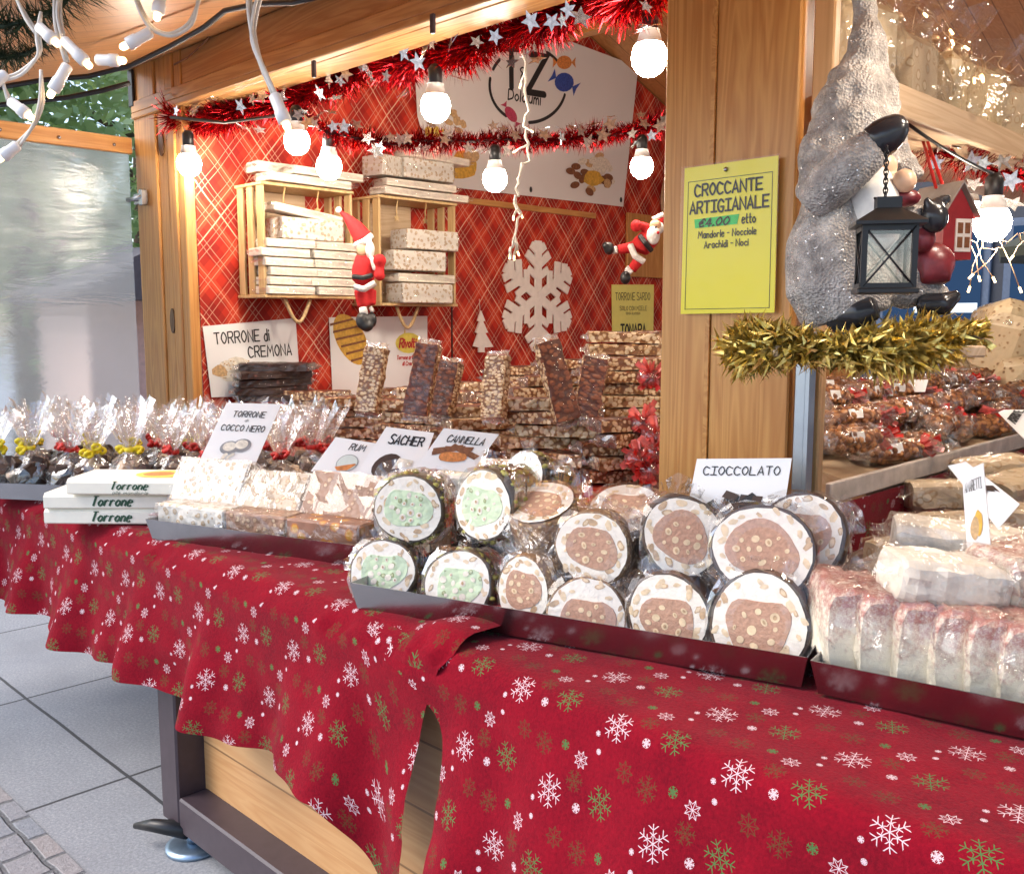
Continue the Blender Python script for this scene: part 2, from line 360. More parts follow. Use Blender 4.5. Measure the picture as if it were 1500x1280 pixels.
m_core_c=plain('gianduja_core',(.46,.26,.175),.5,var=.14,nsc=120,bump=.3); m_core_g=nutty('pistachio_core',(.60,.72,.48),(.55,.58,.36),(.26,.30,.14),44,.18,.5)
m_hazel=plain('hazelnut_cut',(.70,.53,.34),.5,var=.2,nsc=70); m_almond=plain('almond_skin',(.50,.33,.19),.5,var=.35,nsc=70)
m_pist=plain('chopped_pistachio',(.34,.31,.06),.5,var=.5,nsc=60); m_pcrust=plain('dark_pistachio_crust',(.09,.055,.025),.5,var=.4,nsc=60); m_crumb=nutty('hazelnut_crumb_crust',(.24,.13,.06),(.56,.38,.18),(.3,.16,.07),90,.36,.6)
m_pale_cake=None
m_red=plain('red_felt',(.50,.012,.015),.85,var=.12,nsc=120); m_wfur=plain('white_fleece',(.80,.77,.74),.95,var=.08,nsc=150,bump=.8); m_skin=plain('felt_skin',(.72,.42,.25),.7)
m_ribbon=plain('red_ribbon',(.62,.025,.02),.3,var=.2,nsc=50); m_ribbonp=plain('red_white_foil',(.72,.14,.12),.3,var=.5,nsc=35); m_redfilm=film('red_tinted_film',.08,.12,(.95,.35,.3)); m_yribbon=plain('yellow_ribbon',(.85,.66,.02),.35)
m_tred=tinsel_mat('red_tinsel',(.50,.008,.02),.25,(.75,.02,.03)); m_tgold=tinsel_mat('gold_tinsel',(.95,.62,.08),.33,(1,.84,.30),.8); m_silver=tinsel_mat('silver_foil',(.85,.85,.86),.2)
m_globe=glow('lit_globe',(1,.86,.70),54); m_tip=glow('lit_fairy_tip',(1,.66,.32),3.5)
m_cable=plain('clear_white_cable',(.62,.58,.52),.3); m_gold_wire=plain('copper_wire',(.62,.42,.25),.35,.6)
m_needle=plain('fir_needles',(.025,.05,.025),.6,var=.4)
m_glitter=None
# ---------------------------------------------------------------- single-stroke lettering
GL={'A':"00 3A 60;13 53",'B':"00 0A;~0A 4A 58 35 05;~05 46 62 50 00",'C':"~68 49 2A 07 03 20 40 61",'D':"00 0A;~0A 4A 66 52 00",'E':"60 00 0A 6A;05 55",'F':"00 0A 6A;05 55",
'G':"~68 4A 2A 07 03 20 50 64;64 34",'H':"00 0A;60 6A;05 65",'I':"0A 6A;3A 30;00 60",'K':"00 0A;6A 04;25 60",'L':"0A 00 60",'M':"00 1A 44 7A 80",'N':"00 0A 60 6A",'O':"~3A 18 05 12 30 52 65 58 3A",
'P':"00 0A;~0A 5A 67 45 05",'R':"00 0A;~0A 5A 67 45 05;35 60",'S':"~69 4A 1A 07 35 63 50 20 01",'T':"0A 6A;3A 30",'U':"~0A 03 20 40 63 6A",'Z':"0A 6A 00 60",
'a':"~46 16 03 10 30 44;46 40",'c':"~45 26 03 20 41",'d':"~44 26 03 10 30 43;4A 40",'e':"~03 44 36 16 03 10 30 41",'h':"0A 00;~04 26 44 40",'i':"06 00;08 09",'l':"0A 00",'m':"06 00;~04 26 33 30;~34 56 63 60",
'n':"06 00;~04 26 44 40",'o':"~26 04 02 20 42 44 26",'r':"06 00;~04 26 45",'s':"~45 26 05 33 41 20 01",'t':"1A 11 20 30;06 36",'u':"~06 02 20 43;46 40",'v':"06 20 46",'g':"~44 26 03 11 31 44;46 40",
'&':"~60 25 08 2A 48 13 10 30 54",'-':"05 35",'4':"3A 03 63;40 48",'0':"~3A 18 05 12 30 52 65 58 3A",'1':"08 2A 20",',':"11 00",'E_':"~68 4A 16 14 20 61;06 46;04 44",'2':"~08 2A 4A 67 00;00 60",'b':"0A 00;~04 26 44 20 01"}
def gpts(tok):
    sm=tok.startswith('~'); tok=tok.lstrip('~')
    p=[(int(a[0]),10 if a[1]=='A' else int(a[1])) for a in tok.split()]
    if not sm or len(p)<3: return p
    o=[]; n=len(p); cl=p[0]==p[-1]
    for i in range(n-1):
        p0=p[i-1] if i else (p[-2] if cl else p[0]); p1,p2=p[i],p[i+1]; p3=p[i+2] if i+2<n else (p[1] if cl else p[-1])
        for k in range(5):
            t=k/5; o.append(tuple(.5*((2*b)+(-a+c)*t+(2*a-5*b+4*c-d)*t*t+(-a+3*b-3*c+d)*t**3) for a,b,c,d in zip(p0,p1,p2,p3)))
    o.append(p[-1]); return o
_lay=[0]
def ribbon(m,pts,nrm,w_,mat=0,lift=.0014,pen=None):
    _lay[0]=(_lay[0]+1)%12; lift+=_lay[0]*.00004
    P=[V(p)+nrm*lift for p in pts]; P=[p for i,p in enumerate(P) if i==0 or (p-P[i-1]).length>1e-5]; n=len(P)
    if n<2: return
    L=[];Rr=[]
    for i in range(n):
        d1=(P[i]-P[i-1]).normalized() if i else None; d2=(P[i+1]-P[i]).normalized() if i<n-1 else None
        d=((d1 or d2)+(d2 or d1)); d=d.normalized() if d.length>1e-4 else (d1 or d2)
        k=1/max(.45,d.dot(d2 or d1))*(1 if pen is None else .25+1.1*abs(d.dot(pen))); sd_=nrm.cross(d)*(w_/2*k)
        L.append(P[i]+sd_); Rr.append(P[i]-sd_)
    vs=L+Rr; m.add(vs,[(i,n+i,n+i+1,i+1) for i in range(n-1)],mat)
    for p,q,s_ in(((P[0],P[1],-1),(P[-1],P[-2],-1)) if pen is None else ()):
        d=(p-q).normalized(); sd_=nrm.cross(d); m.add([p+(sd_*math.cos(a)+d*math.sin(a))*w_/2 for a in [PI*k/5 for k in range(6)]],[tuple(range(6))],mat)
def text(m,s,fn,nrm,u0,u1,v0,v1,th=.11,mat=0,shear=0,jit=.25,pen=None):
    x=0;st=[]
    i=0
    for ch in s:
        if ch==' ': x+=4; continue
        g=GL['E_' if ch=='€' else ch]; wd=0; j=rnd()*jit-jit/2
        for tok in g.split(';'):
            pts=gpts(tok); wd=max(wd,max(p[0] for p in pts)); st.append([(x+px+shear*py,py+j) for px,py in pts])
        x+=wd+(2.2 if ch!='I' else 1.8)
    tot=max(p[0] for q in st for p in q); w_=th*(V(fn(u0,v1))-V(fn(u0,v0))).length
    for q in st: ribbon(m,[fn(u0+(u1-u0)*a/tot,v0+(v1-v0)*b/10) for a,b in q],nrm,w_,mat,.0014,pen)
def quadfn(c):   # corners bl, br, tr, tl
    bl,br,tr,tl=c
    return lambda u,v: (bl*(1-u)+br*u)*(1-v)+(tl*(1-u)+tr*u)*v
def blob(m,fn,nrm,u,v,a,b,mat=0,ang=0,lift=.0012,n=16,jit=0):
    _lay[0]=(_lay[0]+1)%12; lift+=_lay[0]*.00004
    pts=[]
    for k in range(n):
        t=2*PI*k/n; q=1+jit*(rnd()-.5); x,y=a*math.cos(t)*q,b*math.sin(t)*q
        pts.append(V(fn(u+x*math.cos(ang)-y*math.sin(ang),v+x*math.sin(ang)+y*math.cos(ang)))+nrm*lift)
    m.add(pts,[tuple(range(n))],mat)
def pol(m,fn,nrm,pts,mat=0,lift=.0011):
    _lay[0]=(_lay[0]+1)%12; m.add([V(fn(u,v))+nrm*(lift+_lay[0]*.00004) for u,v in pts],[tuple(range(len(pts)))],mat)
def card(name,label,px,o,n,cat='sign',group=None,mat=None,thick=.0025):
    """flat card whose corners (bl, br, tr, tl) lie on the plane through o with normal n"""
    n=V(n).normalized(); c=[PP(x,y,V(o),n) for x,y in px]
    t=thing(name,label,cat,(c[0]+c[1])/2,group); m=MB(); b=[p-n*thick for p in c]
    m.add(c+b,[(0,1,2,3),(7,6,5,4),(0,4,5,1),(1,5,6,2),(2,6,7,3),(3,7,4,0)]); m.build('card',mat or m_card,t)
    return t,quadfn(c),n
def tocam(p,tilt=0,yaw=0):
    d=CAM-V(p); d.z=0; d.normalize(); d=rotz(yaw)@d; d=d*math.cos(tilt)+V((0,0,math.sin(tilt))); return d
# ================================================================ SETTING
def structure(m,name,mats,kind='structure'): return tag(m.build(name,mats),kind=kind)
def paving_mat():
    t=NT('granite_paving'); o=t.n('TexCoord').outputs['Object']; sx=t.n('SeparateXYZ',{0:o}); wb=t.noise(o,3,3).outputs[0]; wb=t.ma('MULTIPLY',t.ma('SUBTRACT',wb,.5),.012)
    x=t.ma('ADD',t.ma('ADD',sx.outputs[0],4.21),wb); y=t.ma('ADD',t.ma('SUBTRACT',sx.outputs[1],1.335),wb)
    j=t.ma('MINIMUM',t.ma('PINGPONG',x,.5),t.ma('PINGPONG',y,.5)); jm=t.ma('LESS_THAN',j,.0065)
    wn_=t.n('TexWhiteNoise',noise_dimensions='2D'); t.set(wn_.inputs[0],t.n('CombineXYZ',{0:t.ma('FLOOR',t.ma('ADD',x,.0)),1:t.ma('FLOOR',y)}).outputs[0])
    n=t.noise(o,95,5,.85).outputs[0]; n2=t.noise(o,2.2,4).outputs[0]
    c=t.ramp(n,[(.3,(.17,.178,.195)),(.52,(.32,.332,.355)),(.74,(.56,.57,.60))]); c=t.mix(t.ma('MULTIPLY',wn_.outputs[0],.22),c,(.17,.18,.20)); c=t.mix(t.ramp(n2,[(.42,(0,0,0)),(.68,(.55,.55,.55))]),c,(.20,.21,.23))
    c=t.mix(jm,c,(.05,.05,.055))
    return t.end(t.bsdf(c,.62,0,t.bump(t.ma('ADD',n,t.ma('MULTIPLY',jm,-4)),.25,.004)))
def cobble_mat():
    t=NT('cobbles'); o=t.n('TexCoord').outputs['Object']; wb=t.n('TexNoise',{'Vector':o,'Scale':6.0}).outputs[1]
    mx=t.n('VectorMath',{0:o,1:t.n('VectorMath',{0:wb,1:(.03,.03,.03)},operation='MULTIPLY').outputs[0]},operation='ADD').outputs[0]
    b=t.n('TexBrick',{'Vector':mx,'Color1':(.23,.25,.29,1),'Color2':(.36,.30,.28,1),'Mortar':(.05,.05,.055,1),'Scale':1.0,'Mortar Size':.010,'Mortar Smooth':.5,'Bias':-.1,'Brick Width':.15,'Row Height':.105})
    n=t.noise(o,90,4,.8).outputs[0]; c=t.mix(.35,b.outputs[0],t.ramp(n,[(.3,(.08,.09,.1)),(.7,(.5,.5,.52))]))
    return t.end(t.bsdf(c,.6,0,t.bump(t.ma('ADD',t.ma('MULTIPLY',b.outputs[1],-3),n),.6,.01)))
structure(MB().grid(8,8,lambda u,v:(-80+160*u,-60+140*v,0)),'ground',paving_mat())
structure(MB().grid(4,2,lambda u,v:(-14+20*u,-.4+1.39*v,.004)),'cobbled_path',cobble_mat())
# ---------------------------------------------------------------- market kiosk
K=thing('market_kiosk','pine market kiosk with pitched roof and open serving hatches','market stall',(-1.5,2.1,0))
XW=-4.14; YR=4.6; ZR=3.53; RX0,RX1=-4.62,5.2
def roofz(y): return ZR-.30*(YR-y) if y<YR else ZR-.36*(y-YR)
m=MB()                                                            # wooden roof, boards seen from below
for y0,y1 in((.8,YR),(YR,7.2)):
    z0,z1=roofz(y0),roofz(y1); vs=[(RX0,y0,z0),(RX1,y0,z0),(RX1,y1,z1),(RX0,y1,z1)]; vs+= [(x,y,z+.07) for x,y,z in vs]
    m.add(vs,[(0,3,2,1),(4,5,6,7),(0,1,5,4),(1,2,6,5),(2,3,7,6),(3,0,4,7)])
m.build('roof',[m_ceil],K)
m=MB()
for x in(-.78,): 
    m.loft([[V((x+dx,y,roofz(y)-dz)) for dx,dz in((-.07,.16),(.07,.16),(.07,.003),(-.07,.003))] for y in(2.3,YR)],0,False)
m.box((.4,YR,ZR-.16),(9.0,.09,.14),0,None,.006)
m.build('roof_beam',m_pine_y,K)
m=MB(); m.box((-.02+RX0,1.45,0),(.03,1.3,.16),0,Matrix.Translation((0,0,roofz(1.45)-.03))@Matrix.Rotation(math.atan(.3),4,'X')); m.build('bargeboard',m_pine_y,K)
# left end wall (inside red fabric, outside boards)
m=MB(); pr=[(2.2,.95),(6.6,.95),(6.6,roofz(6.6)-.004),(YR,roofz(YR)-.004),(2.2,roofz(2.2)-.004)]
fr=lambda x:[V((x,y,z)) for y,z in pr]
m.loft([fr(XW-.06),fr(XW-.008)],0,False); m.build('end_wall',m_pine_z,K)
m=MB(); pr=[(2.163,1.0),(6.6,1.0),(6.6,roofz(6.6)-.01),(YR,roofz(YR)-.01),(2.163,roofz(2.163)-.01)]
m.loft([fr(XW-.006),fr(XW)],0,False)
fb=m.build('fabric_lining',m_plaid,K); fb['label']='red plaid fabric stretched over the end wall'
m=MB(); m.box((XW+.003,3.715,1.7),(.006,.008,1.5)); m.build('door_seam',plain('dark_seam',(.03,.008,.008)),K)
m=MB(); a,b=PX(642,293,XW+.012),PX(872,313,XW+.012); m.box((XW+.01,(a.y+b.y)/2,(a.z+b.z)/2),(.02,b.y-a.y,.035),0,None,.003); m.build('door_batten',m_pine_y,K)
m=MB(); m.box((-3.68,6.65,1.7),(1.0,.06,2.6)); m.box((-.2,6.65,.75),(3.4,.06,1.3)); m.build('rear_wall',m_pine_z,K)
m=MB(); m.box((-3.1,6.6,1.7),(.14,.12,2.6),0,None,.006); m.build('rear_post',m_pine_z,K)
# corner post of several boards
m=MB(); zt=2.79
m.box((-4.495,2.125,zt/2+.4),(.22,.05,zt-.8),0,None,.006); m.box((-4.335,2.135,zt/2+.4),(.095,.05,zt-.8),0,None,.006); m.box((-4.247,2.13,zt/2+.4),(.075,.05,zt-.8),0,None,.006); m.box((-4.175,2.137,zt/2+.4),(.065,.05,zt-.8),0,None,.004)
cp=m.build('corner_post',m_pine_z,K)
for px,py in((236,210),(253,470)):
    m=MB(); p=PY(px,py,2.105); m.lathe([(.0,0),(.028,0),(.028,.006),(.0,.007)],14,0,False,Matrix.Translation((p.x,2.108,p.z))@Matrix.Diagonal((.8,1,2.1,1))@Matrix.Rotation(R(90),4,'X'))
    m.build('lock_plate',bpy.data.materials.get('dark_bronze') or plain('dark_bronze',(.10,.05,.025),.4,.6),cp)
m=MB(); p=PY(206,291,2.09); m.box(p,(.12,.018,.05),0,None,.003); m.tube([p+V((-.1,-.02,0)),p+V((.06,-.02,0))],.011,8); m.box(p+V((.05,-.012,0)),(.03,.03,.075),0,None,.004); m.build('latch',m_steel,cp)
m=MB(); p=PY(192,130,2.09); m.box(p,(.05,.012,.17),0,None,.004); m.build('hinge',m_blackmetal,cp)
m=MB(); pr=[(2.3,.0),(6.6,.0),(6.6,roofz(6.6)-.01),(YR,roofz(YR)-.01),(2.3,roofz(2.3)-.01)]; m.loft([fr(5.0),fr(5.08)],0,False); m.build('end_wall',m_pine_z,K)
# lintel
m=MB(); m.box((.3,2.19,2.665),(9.8,.14,.245),0,None,.006); m.box((.3,2.105,2.60),(9.8,.035,.055),0,None,.004); m.box((.3,2.112,2.56),(9.8,.05,.028),0,None,.004); m.build('lintel',m_beam,K)
# pillar
m=MB(); m.box((-1.438,2.16,1.85),(.142,.12,1.9),0,None,.004); m.box((-1.248,2.15,1.85),(.224,.09,1.9),0,None,.004); pl=m.build('pillar',m_pine_z,K)
m=MB(); m.box((-1.365,2.102,1.85),(.012,.006,1.9),0); m.build('fillet',m_pine_y,pl)
m=MB(); m.box((-1.092,2.145,1.85),(.052,.03,1.9),0,None,.004); pl['label']='wide pine pillar of two boards between the hatches'; m.build('edge_board',pine('pine_edge_board',2,(.60,.36,.17),(.48,.26,.10)),pl)
m=MB(); m.box((-1.097,2.10,1.23),(.030,.022,.62),0,None,.003); m.box((-1.077,2.10,1.23),(.010,.030,.62),0); m.build('steel_upright',m_steel_d,K)
# base cabinet
m=MB(); m.box((-.9,1.72,.50),(3.44,.8,.72)); m.build('base_cladding',m_base,K)
m=MB()
m.box((-2.665,1.285,.465),(.11,.11,.77),0,None,.006); m.box((-.9,1.285,.125),(3.42,.109,.11),0,None,.006); m.box((-2.665,1.75,.125),(.109,.82,.11)); m.build('base_frame',m_frame,K)
m=MB(); m.box((-.8,1.45,.035),(2.9,.07,.066)); m.build('skid',m_ply,K)
ft=MB(); ft.lathe([(.0,0.001),(.085,.001),(.085,.012),(.07,.018),(.0,.02)],24,0,True,Matrix.Translation((-2.62,1.28,0))); ft.tube([(-2.62,1.28,.01),(-2.62,1.28,.09)],.022,10); fo=ft.build('levelling_foot',plain('galvanised_steel',(.28,.38,.50),.35,.8),K)
m=MB(); m.tube([(-2.60,1.25,.075),(-2.70,1.19,.075),(-2.76,1.16,.062)],[.028,.02,.009],10); m.build('handle',m_blackmetal,fo)
m=MB(); m.box((-2.65,1.70,.90),(3.14,.86,.04)); m.box((-.15,2.45,.90),(1.9,2.36,.038)); m.build('counter_board',m_ply,K)
# upper shelf in the right bay
m=MB(); m.box((-1.235,4.05,2.125),(.44,3.7,.03),0,None,.003); m.box((-1.003,4.05,2.12),(.022,3.7,.075),0,None,.003); sh=m.build('hanging_shelf',m_ply,K)
for y in(2.6,4.4): m=MB(); m.box((-1.43,y,2.4),(.03,.04,.52),0,None,.003); m.build('shelf_bracket',m_pine_z,sh)
# sloped display table in the right bay and plaid table in the left bay
m=MB(); zs=lambda x:1.145+.20*(-1.12-x)
m.loft([[V((x,y,z)) for x,z in((-1.13,1.02),(-1.13,1.14),(-1.8,zs(-1.8)),(-1.8,1.02))] for y in(2.55,5.2)],0,False); m.build('display_board',m_ply,K)
m=MB(); m.box((-1.12,3.75,1.155),(.016,2.9,.055),0,None,.003); rail=m.build('display_rail',plain('worn_grey_rail',(.52,.46,.42),.45,.2,.25,14),K)
m=MB(); m.box((-1.085,3.75,.962),(.02,2.9,.05),0,None,.003); m.build('lower_rail',plain('aluminium_profile',(.5,.49,.46),.3,.8,.08,9),K)
m=MB(); m.box((-2.86,3.55,.98),(2.5,2.5,.05)); m.build('inner_table',m_ply,K)
def cloth_thing(name,label,m,mat): return tag(m.build(name,mat),label,'tablecloth')
def nz(x,y,z=0,s=1): return noise.noise(V((x*s,y*s,z*s)))
# plaid cloth over the inner table
m=MB(); zt=1.03
def fp(u,v):
    x=-4.1+2.52*u; s=3.1*v
    if s<.30: return (x,2.29-.03*math.sin(x*9)*(1-s/.3)-.02,zt-.33+s*1.08)
    y=2.28+(s-.30); return (x,y,zt+.006*nz(x,y,0,4)+.004*math.sin(x*7+y*9))
m.grid(60,70,fp); cloth_thing('plaid_tablecloth','red plaid tablecloth over the inner table under the nut brittle',m,m_plaid_t)
# small felt hanging below the display rail
m=MB(); m.grid(50,8,lambda u,v:(-1.105+.012*math.sin(u*40)*(1-v),2.34+2.85*u,.985+.14*v),0,True,lambda u,v:(2.85*u,.16*v)); cloth_thing('felt_valance','red snowflake felt hanging below the grey rail of the sloped table',m,m_felt)
# front cloths
CT=.934
def fold(x,k,d): return d*(.020*math.sin(x*13+.5*math.sin(x*5))+.014*math.sin(x*29+1.3)+.024*nz(x,k,d,3.1)+.008*nz(x,k,d,9))
def crosssec(s,x,top,edge,ph):      # s: 0 at back of the top .. along the cloth
    r=.045; L1=top-r; L2=L1+PI*r/2
    if s<L1: return edge+top-s,CT+.004*nz(x,s,ph,7)+.0025*nz(x,s,ph+3,19)
    if s<L2: a=(s-L1)/r; return edge+r-r*math.sin(a),CT-r+r*math.cos(a)
    d=s-L2; k=min(1,d/.4); return edge-.075*min(1,d/.42)-abs(.5+.5*math.sin(x*13+.5*math.sin(x*5)))**2*.05*k-fold(x,ph,k),CT-r-d
def lcl(u,v):
    top=.84; drop=.40+.012*math.sin(u*20); x=-4.25+u*(2.86)
    if u>.90: drop+=.22*((u-.90)/.1)**1.2*(1 if u<.975 else max(0,(1-u)/.025*.4+.6))
    s=v*(top+drop); d=max(0,s-top)
    x-=max(0,(u-.80)/.2)*d*.27+ .03*math.sin(d*9)*max(0,(u-.9)/.1)
    y,z=crosssec(s,x,top,1.25,.0); z+=.005
    if s>top+.02: y=min(y,1.222)
    if u>.94 and s>.35: z+=.03*math.sin((u-.94)/.06*PI*.8)*min(1,(s-.35)/.3)*max(0,1-d/.25); 
    return V((x,y,z))
m=MB(); m.grid(170,60,lcl,0,True,lambda u,v:(lcl(u,v).x,-v*1.25)); cloth_thing('left_tablecloth','red felt tablecloth with snowflakes over the left half of the counter, one corner hanging down',m,m_felt).name='snowflake_tablecloth'
def rcl(u,v):
    top=.83; x=-1.452+u*2.40; drop=.86; s=v*(top+drop); d=max(0,s-top)
    x+=(1-u)**6*(.05*math.sin(d*5)+.03)-(1-u)**3*.26*max(0,1-d/.16)**2; 
    y,z=crosssec(s,x,top,1.225+.015*math.sin(x*3),3.7)
    return V((x,(y if d<.02 else min(y,1.222))-.004-(.035*max(0,math.sin(x*6.5+2+d))+.02*math.sin(x*15-d*2))*min(1,d/.35),z-.002))
m=MB(); m.grid(150,90,rcl,0,True,lambda u,v:(rcl(u,v).x+.07,-v*1.69)); cloth_thing('snowflake_tablecloth','red felt tablecloth with snowflakes over the right half of the counter under the roll trays',m,m_felt)
m=MB(); m.grid(30,30,lambda u,v:(-1.08+2.0*u,2.05+1.5*v,CT+.001),0,True,lambda u,v:(u*2.0,v*1.5)); cloth_thing('snowflake_tablecloth','red felt tablecloth lying behind the cake tray below the aluminium rail',m,m_felt)
# ---------------------------------------------------------------- windbreak
t=thing('windbreak_sheet','milky transparent plastic windbreak hanging from a wooden bar left of the post','windbreak',(-4.62,1.2,1.6))
def plast():
    t=NT('milky_plastic'); co=t.co(scale=(1,1,6)); n=t.noise(co,2.5,5,.6,1.5).outputs[0]; nb=t.bump(n,.12,.04)
    rf=t.n('BsdfRefraction',{0:(.95,.97,.97,1),1:.22,2:1.10,'Normal':nb}).outputs[0]; tl=t.n('BsdfTranslucent',{0:(.95,.96,.97,1)}).outputs[0]; gl=t.n('BsdfGlossy',{0:(1,1,1,1),1:.18,'Normal':nb}).outputs[0]
    a=t.n('MixShader',{0:.20,1:rf,2:tl}).outputs[0]; return t.end(t.n('MixShader',{0:.02,1:a,2:gl}).outputs[0])
m=MB(); 
for k in(0,1): m.grid(16,24,lambda u,v:(-4.63-.004*k+.008*nz(u*3,v*6),.25+1.83*u,0.75+1.70*v))
m.build('sheet',plast(),t)
m=MB(); m.box((-4.62,1.15,2.425),(.03,1.88,.075),0,None,.004); b=m.build('wooden_bar',m_pine_y,t)
for y in(1.5,1.75,2.0): m=MB(); m.ell((-4.60,y,2.42),.008); m.build('screw',m_steel,b)
# ---------------------------------------------------------------- trees and houses outside
def leafmat(n,a,b):
    t=NT(n); nn=t.noise(t.co(),1.1,3).outputs[0]; c=t.ramp(nn,[(.35,a),(.65,b)])
    d=t.bsdf(c,.55); tl=t.n('BsdfTranslucent',{0:t.mix(.5,c,(.25,.4,.06))}).outputs[0]; return t.end(t.n('MixShader',{0:.35,1:d,2:tl}).outputs[0])
m_leaf=leafmat('pale_leaves',(.24,.35,.13),(.46,.56,.28)); m_bark=plain('bark',(.10,.07,.05),.9,var=.4,nsc=20,bump=.6)
def tree(x,y,h,r,label,n=8000):
    t=thing('tree',label,'tree',(x,y,0),'trees beyond the windbreak'); m=MB(); m.tube([(x,y,0),(x+.1,y,h*.35),(x-.1,y+.1,h*.8)],[.2,.15,.04],9)
    for k in range(6):
        a=k*1.05; z0=h*(.25+.08*k); m.tube([(x,y,z0),(x+math.cos(a)*r*.4,y+math.sin(a)*r*.4,z0+.5),(x+math.cos(a)*r*.7,y+math.sin(a)*r*.7,z0+.9)],[.07,.045,.015],6)
    m.build('trunk',m_bark,t); m=MB(); cl=[(V((ru(-1,1),ru(-1,1),ru(-1,1)))) for _ in range(34)]
    cl=[c.normalized()*ru(.35,.95) for c in cl]
    for k in range(n):
        c=random.choice(cl); q=V((random.gauss(0,.2),random.gauss(0,.2),random.gauss(0,.16)))+c
        p=V((x+q.x*r,y+q.y*r,h*.58+q.z*h*.44)); e=V((ru(-1,1),ru(-1,1),ru(-.6,.6))).normalized()*ru(.05,.10); g=V((ru(-1,1),ru(-1,1),ru(-1,1))).cross(e).normalized()*ru(.03,.055)
        m.add([p-e,p+g,p+e,p-g],[(0,1,2,3)])
    m.build('crown',m_leaf,t)
tree(-10.5,3.2,6.2,2.0,'leafy pale green tree seen above the windbreak bar, nearest the post'); tree(-12.2,5.6,6.8,2.3,'leafy tree directly behind the windbreak, partly hidden by the post',6500); tree(-11.4,1.0,6.0,2.0,'leafy green tree at the far left edge behind the windbreak')
def house(name,label,c,d,mat,cat='building',win=(3,2)):
    t=thing(name,label,cat,(c[0],c[1],0)); m=MB(); m.box((c[0],c[1],d[2]/2),d); m.build('wall',mat,t)
    m=MB(); x0,x1=c[0]-d[0]/2-.3,c[0]+d[0]/2+.3; y0,y1=c[1]-d[1]/2-.3,c[1]+d[1]/2+.3; z=d[2]+.002
    m.add([(x0,y0,z),(x1,y0,z),(x1,y1,z),(x0,y1,z),(x0,c[1],z+d[2]*.25),(x1,c[1],z+d[2]*.25)],[(0,1,5,4),(2,3,4,5),(0,4,3),(1,2,5),(0,3,2,1)]); m.build('roof',plain('grey_roof',(.12,.11,.12),.8),t); return t
house('stall_house','pinkish market hut blurred behind the windbreak',(-8.2,3.55),(1.2,1.5,1.75),plain('pink_render',(.70,.50,.44),.8))
# shop front seen through the rear hatch
t=thing('shop_building','dark shop front with glowing blue panes behind the rear hatch','shop',(0,13,0)); m=MB(); m.box((-1.0,13.2,2.2),(12,.3,4.4)); m.build('wall',plain('dark_shop_wall',(.03,.035,.05),.6),t)
m_pane=glow('lit_blue_pane',(.05,.11,.24),.26); m_paneb=glow('lit_white_pane',(.8,.9,1),.7)
for i in range(6):
    x=-5+i*1.6; f=MB(); f.box((x,13.02,1.9),(1.45,.06,1.9),0,None,.01); w_=f.build('window',plain('blue_grey_frame',(.08,.11,.17),.4) if i==0 else bpy.data.materials['blue_grey_frame'],t); p=MB(); p.box((x,12.97,1.95),(1.25,.02,1.6)); p.build('pane',m_pane,w_)
    p=MB(); p.box((x+.2,12.95,1.75+.2*(i%3)),(.8,.015,.12)); p.build('shelf_light',m_paneb,w_)
t=thing('market_parasol','dark green parasol in front of the shop beyond the rear hatch','parasol',(-1.6,9.6,0)); m=MB(); m.tube([(-1.6,9.6,0),(-1.6,9.6,2.7)],.03,8); m.build('pole',m_frame,t)
m=MB(); m.lathe([(.02,2.95),(.9,2.55),(1.5,2.2),(1.48,2.12),(.0,2.3)],10,0,False,Matrix.Translation((-1.6,9.6,0))); m.build('canopy',plain('dark_olive_canvas',(.05,.05,.03),.8),t)
# ================================================================ GOODS ON THE COUNTER
def vary(m,a,sc_=20,off=0):
    for i,p in enumerate(m.v): n=noise.noise_vector(p*sc_+V((off,off*1.7,0))); m.v[i]=p+n*a
    return m
def wrap_mesh(L,W,H,seed,puff=1.06,fin=.035,nx=9,nr=14,jit=.004):
    """crinkled film sleeve round a block lying along x, pinched to fins at both ends"""
    random.seed(seed); m=MB(); rings=[]
    xs=[-L/2-fin,-L/2-fin*.5,-L/2-.003]+[-L/2+L*i/(nx-1) for i in range(1,nx-1)]+[L/2+.003,L/2+fin*.5,L/2+fin]
    for k,x in enumerate(xs):
        e=min(k,len(xs)-1-k); r=[]
        sw,sh=((1.1,.12) if e==0 else (.92,.3) if e==1 else (puff,puff))
        for j in range(nr):
            a=2*PI*j/nr; ca,sa=math.cos(a),math.sin(a); q=max(abs(ca),abs(sa))**.85
            r.append(V((x+ru(-jit,jit)*(2 if e<2 else 1),ca/q*W/2*sw+ru(-jit,jit),sa/q*H/2*sh+ru(-jit,jit)*(.7 if e>1 else 2.2))))
        rings.append(r)
    m.loft(rings,0,False,False)
    for fi in range(len(m.f)):
        if fi<nr*2 or fi>=len(m.f)-nr*2: m.m[fi]=1
    return m
def cluster(m,n,rad,c,mat=0,flat=.5):
    for _ in range(n):
        a=rnd()*2*PI; s=rad*(.6+.8*rnd()); m.ell(c(a),(s,s*.75,s*flat),mat,6,4,Matrix.Rotation(0,4,'Z'))
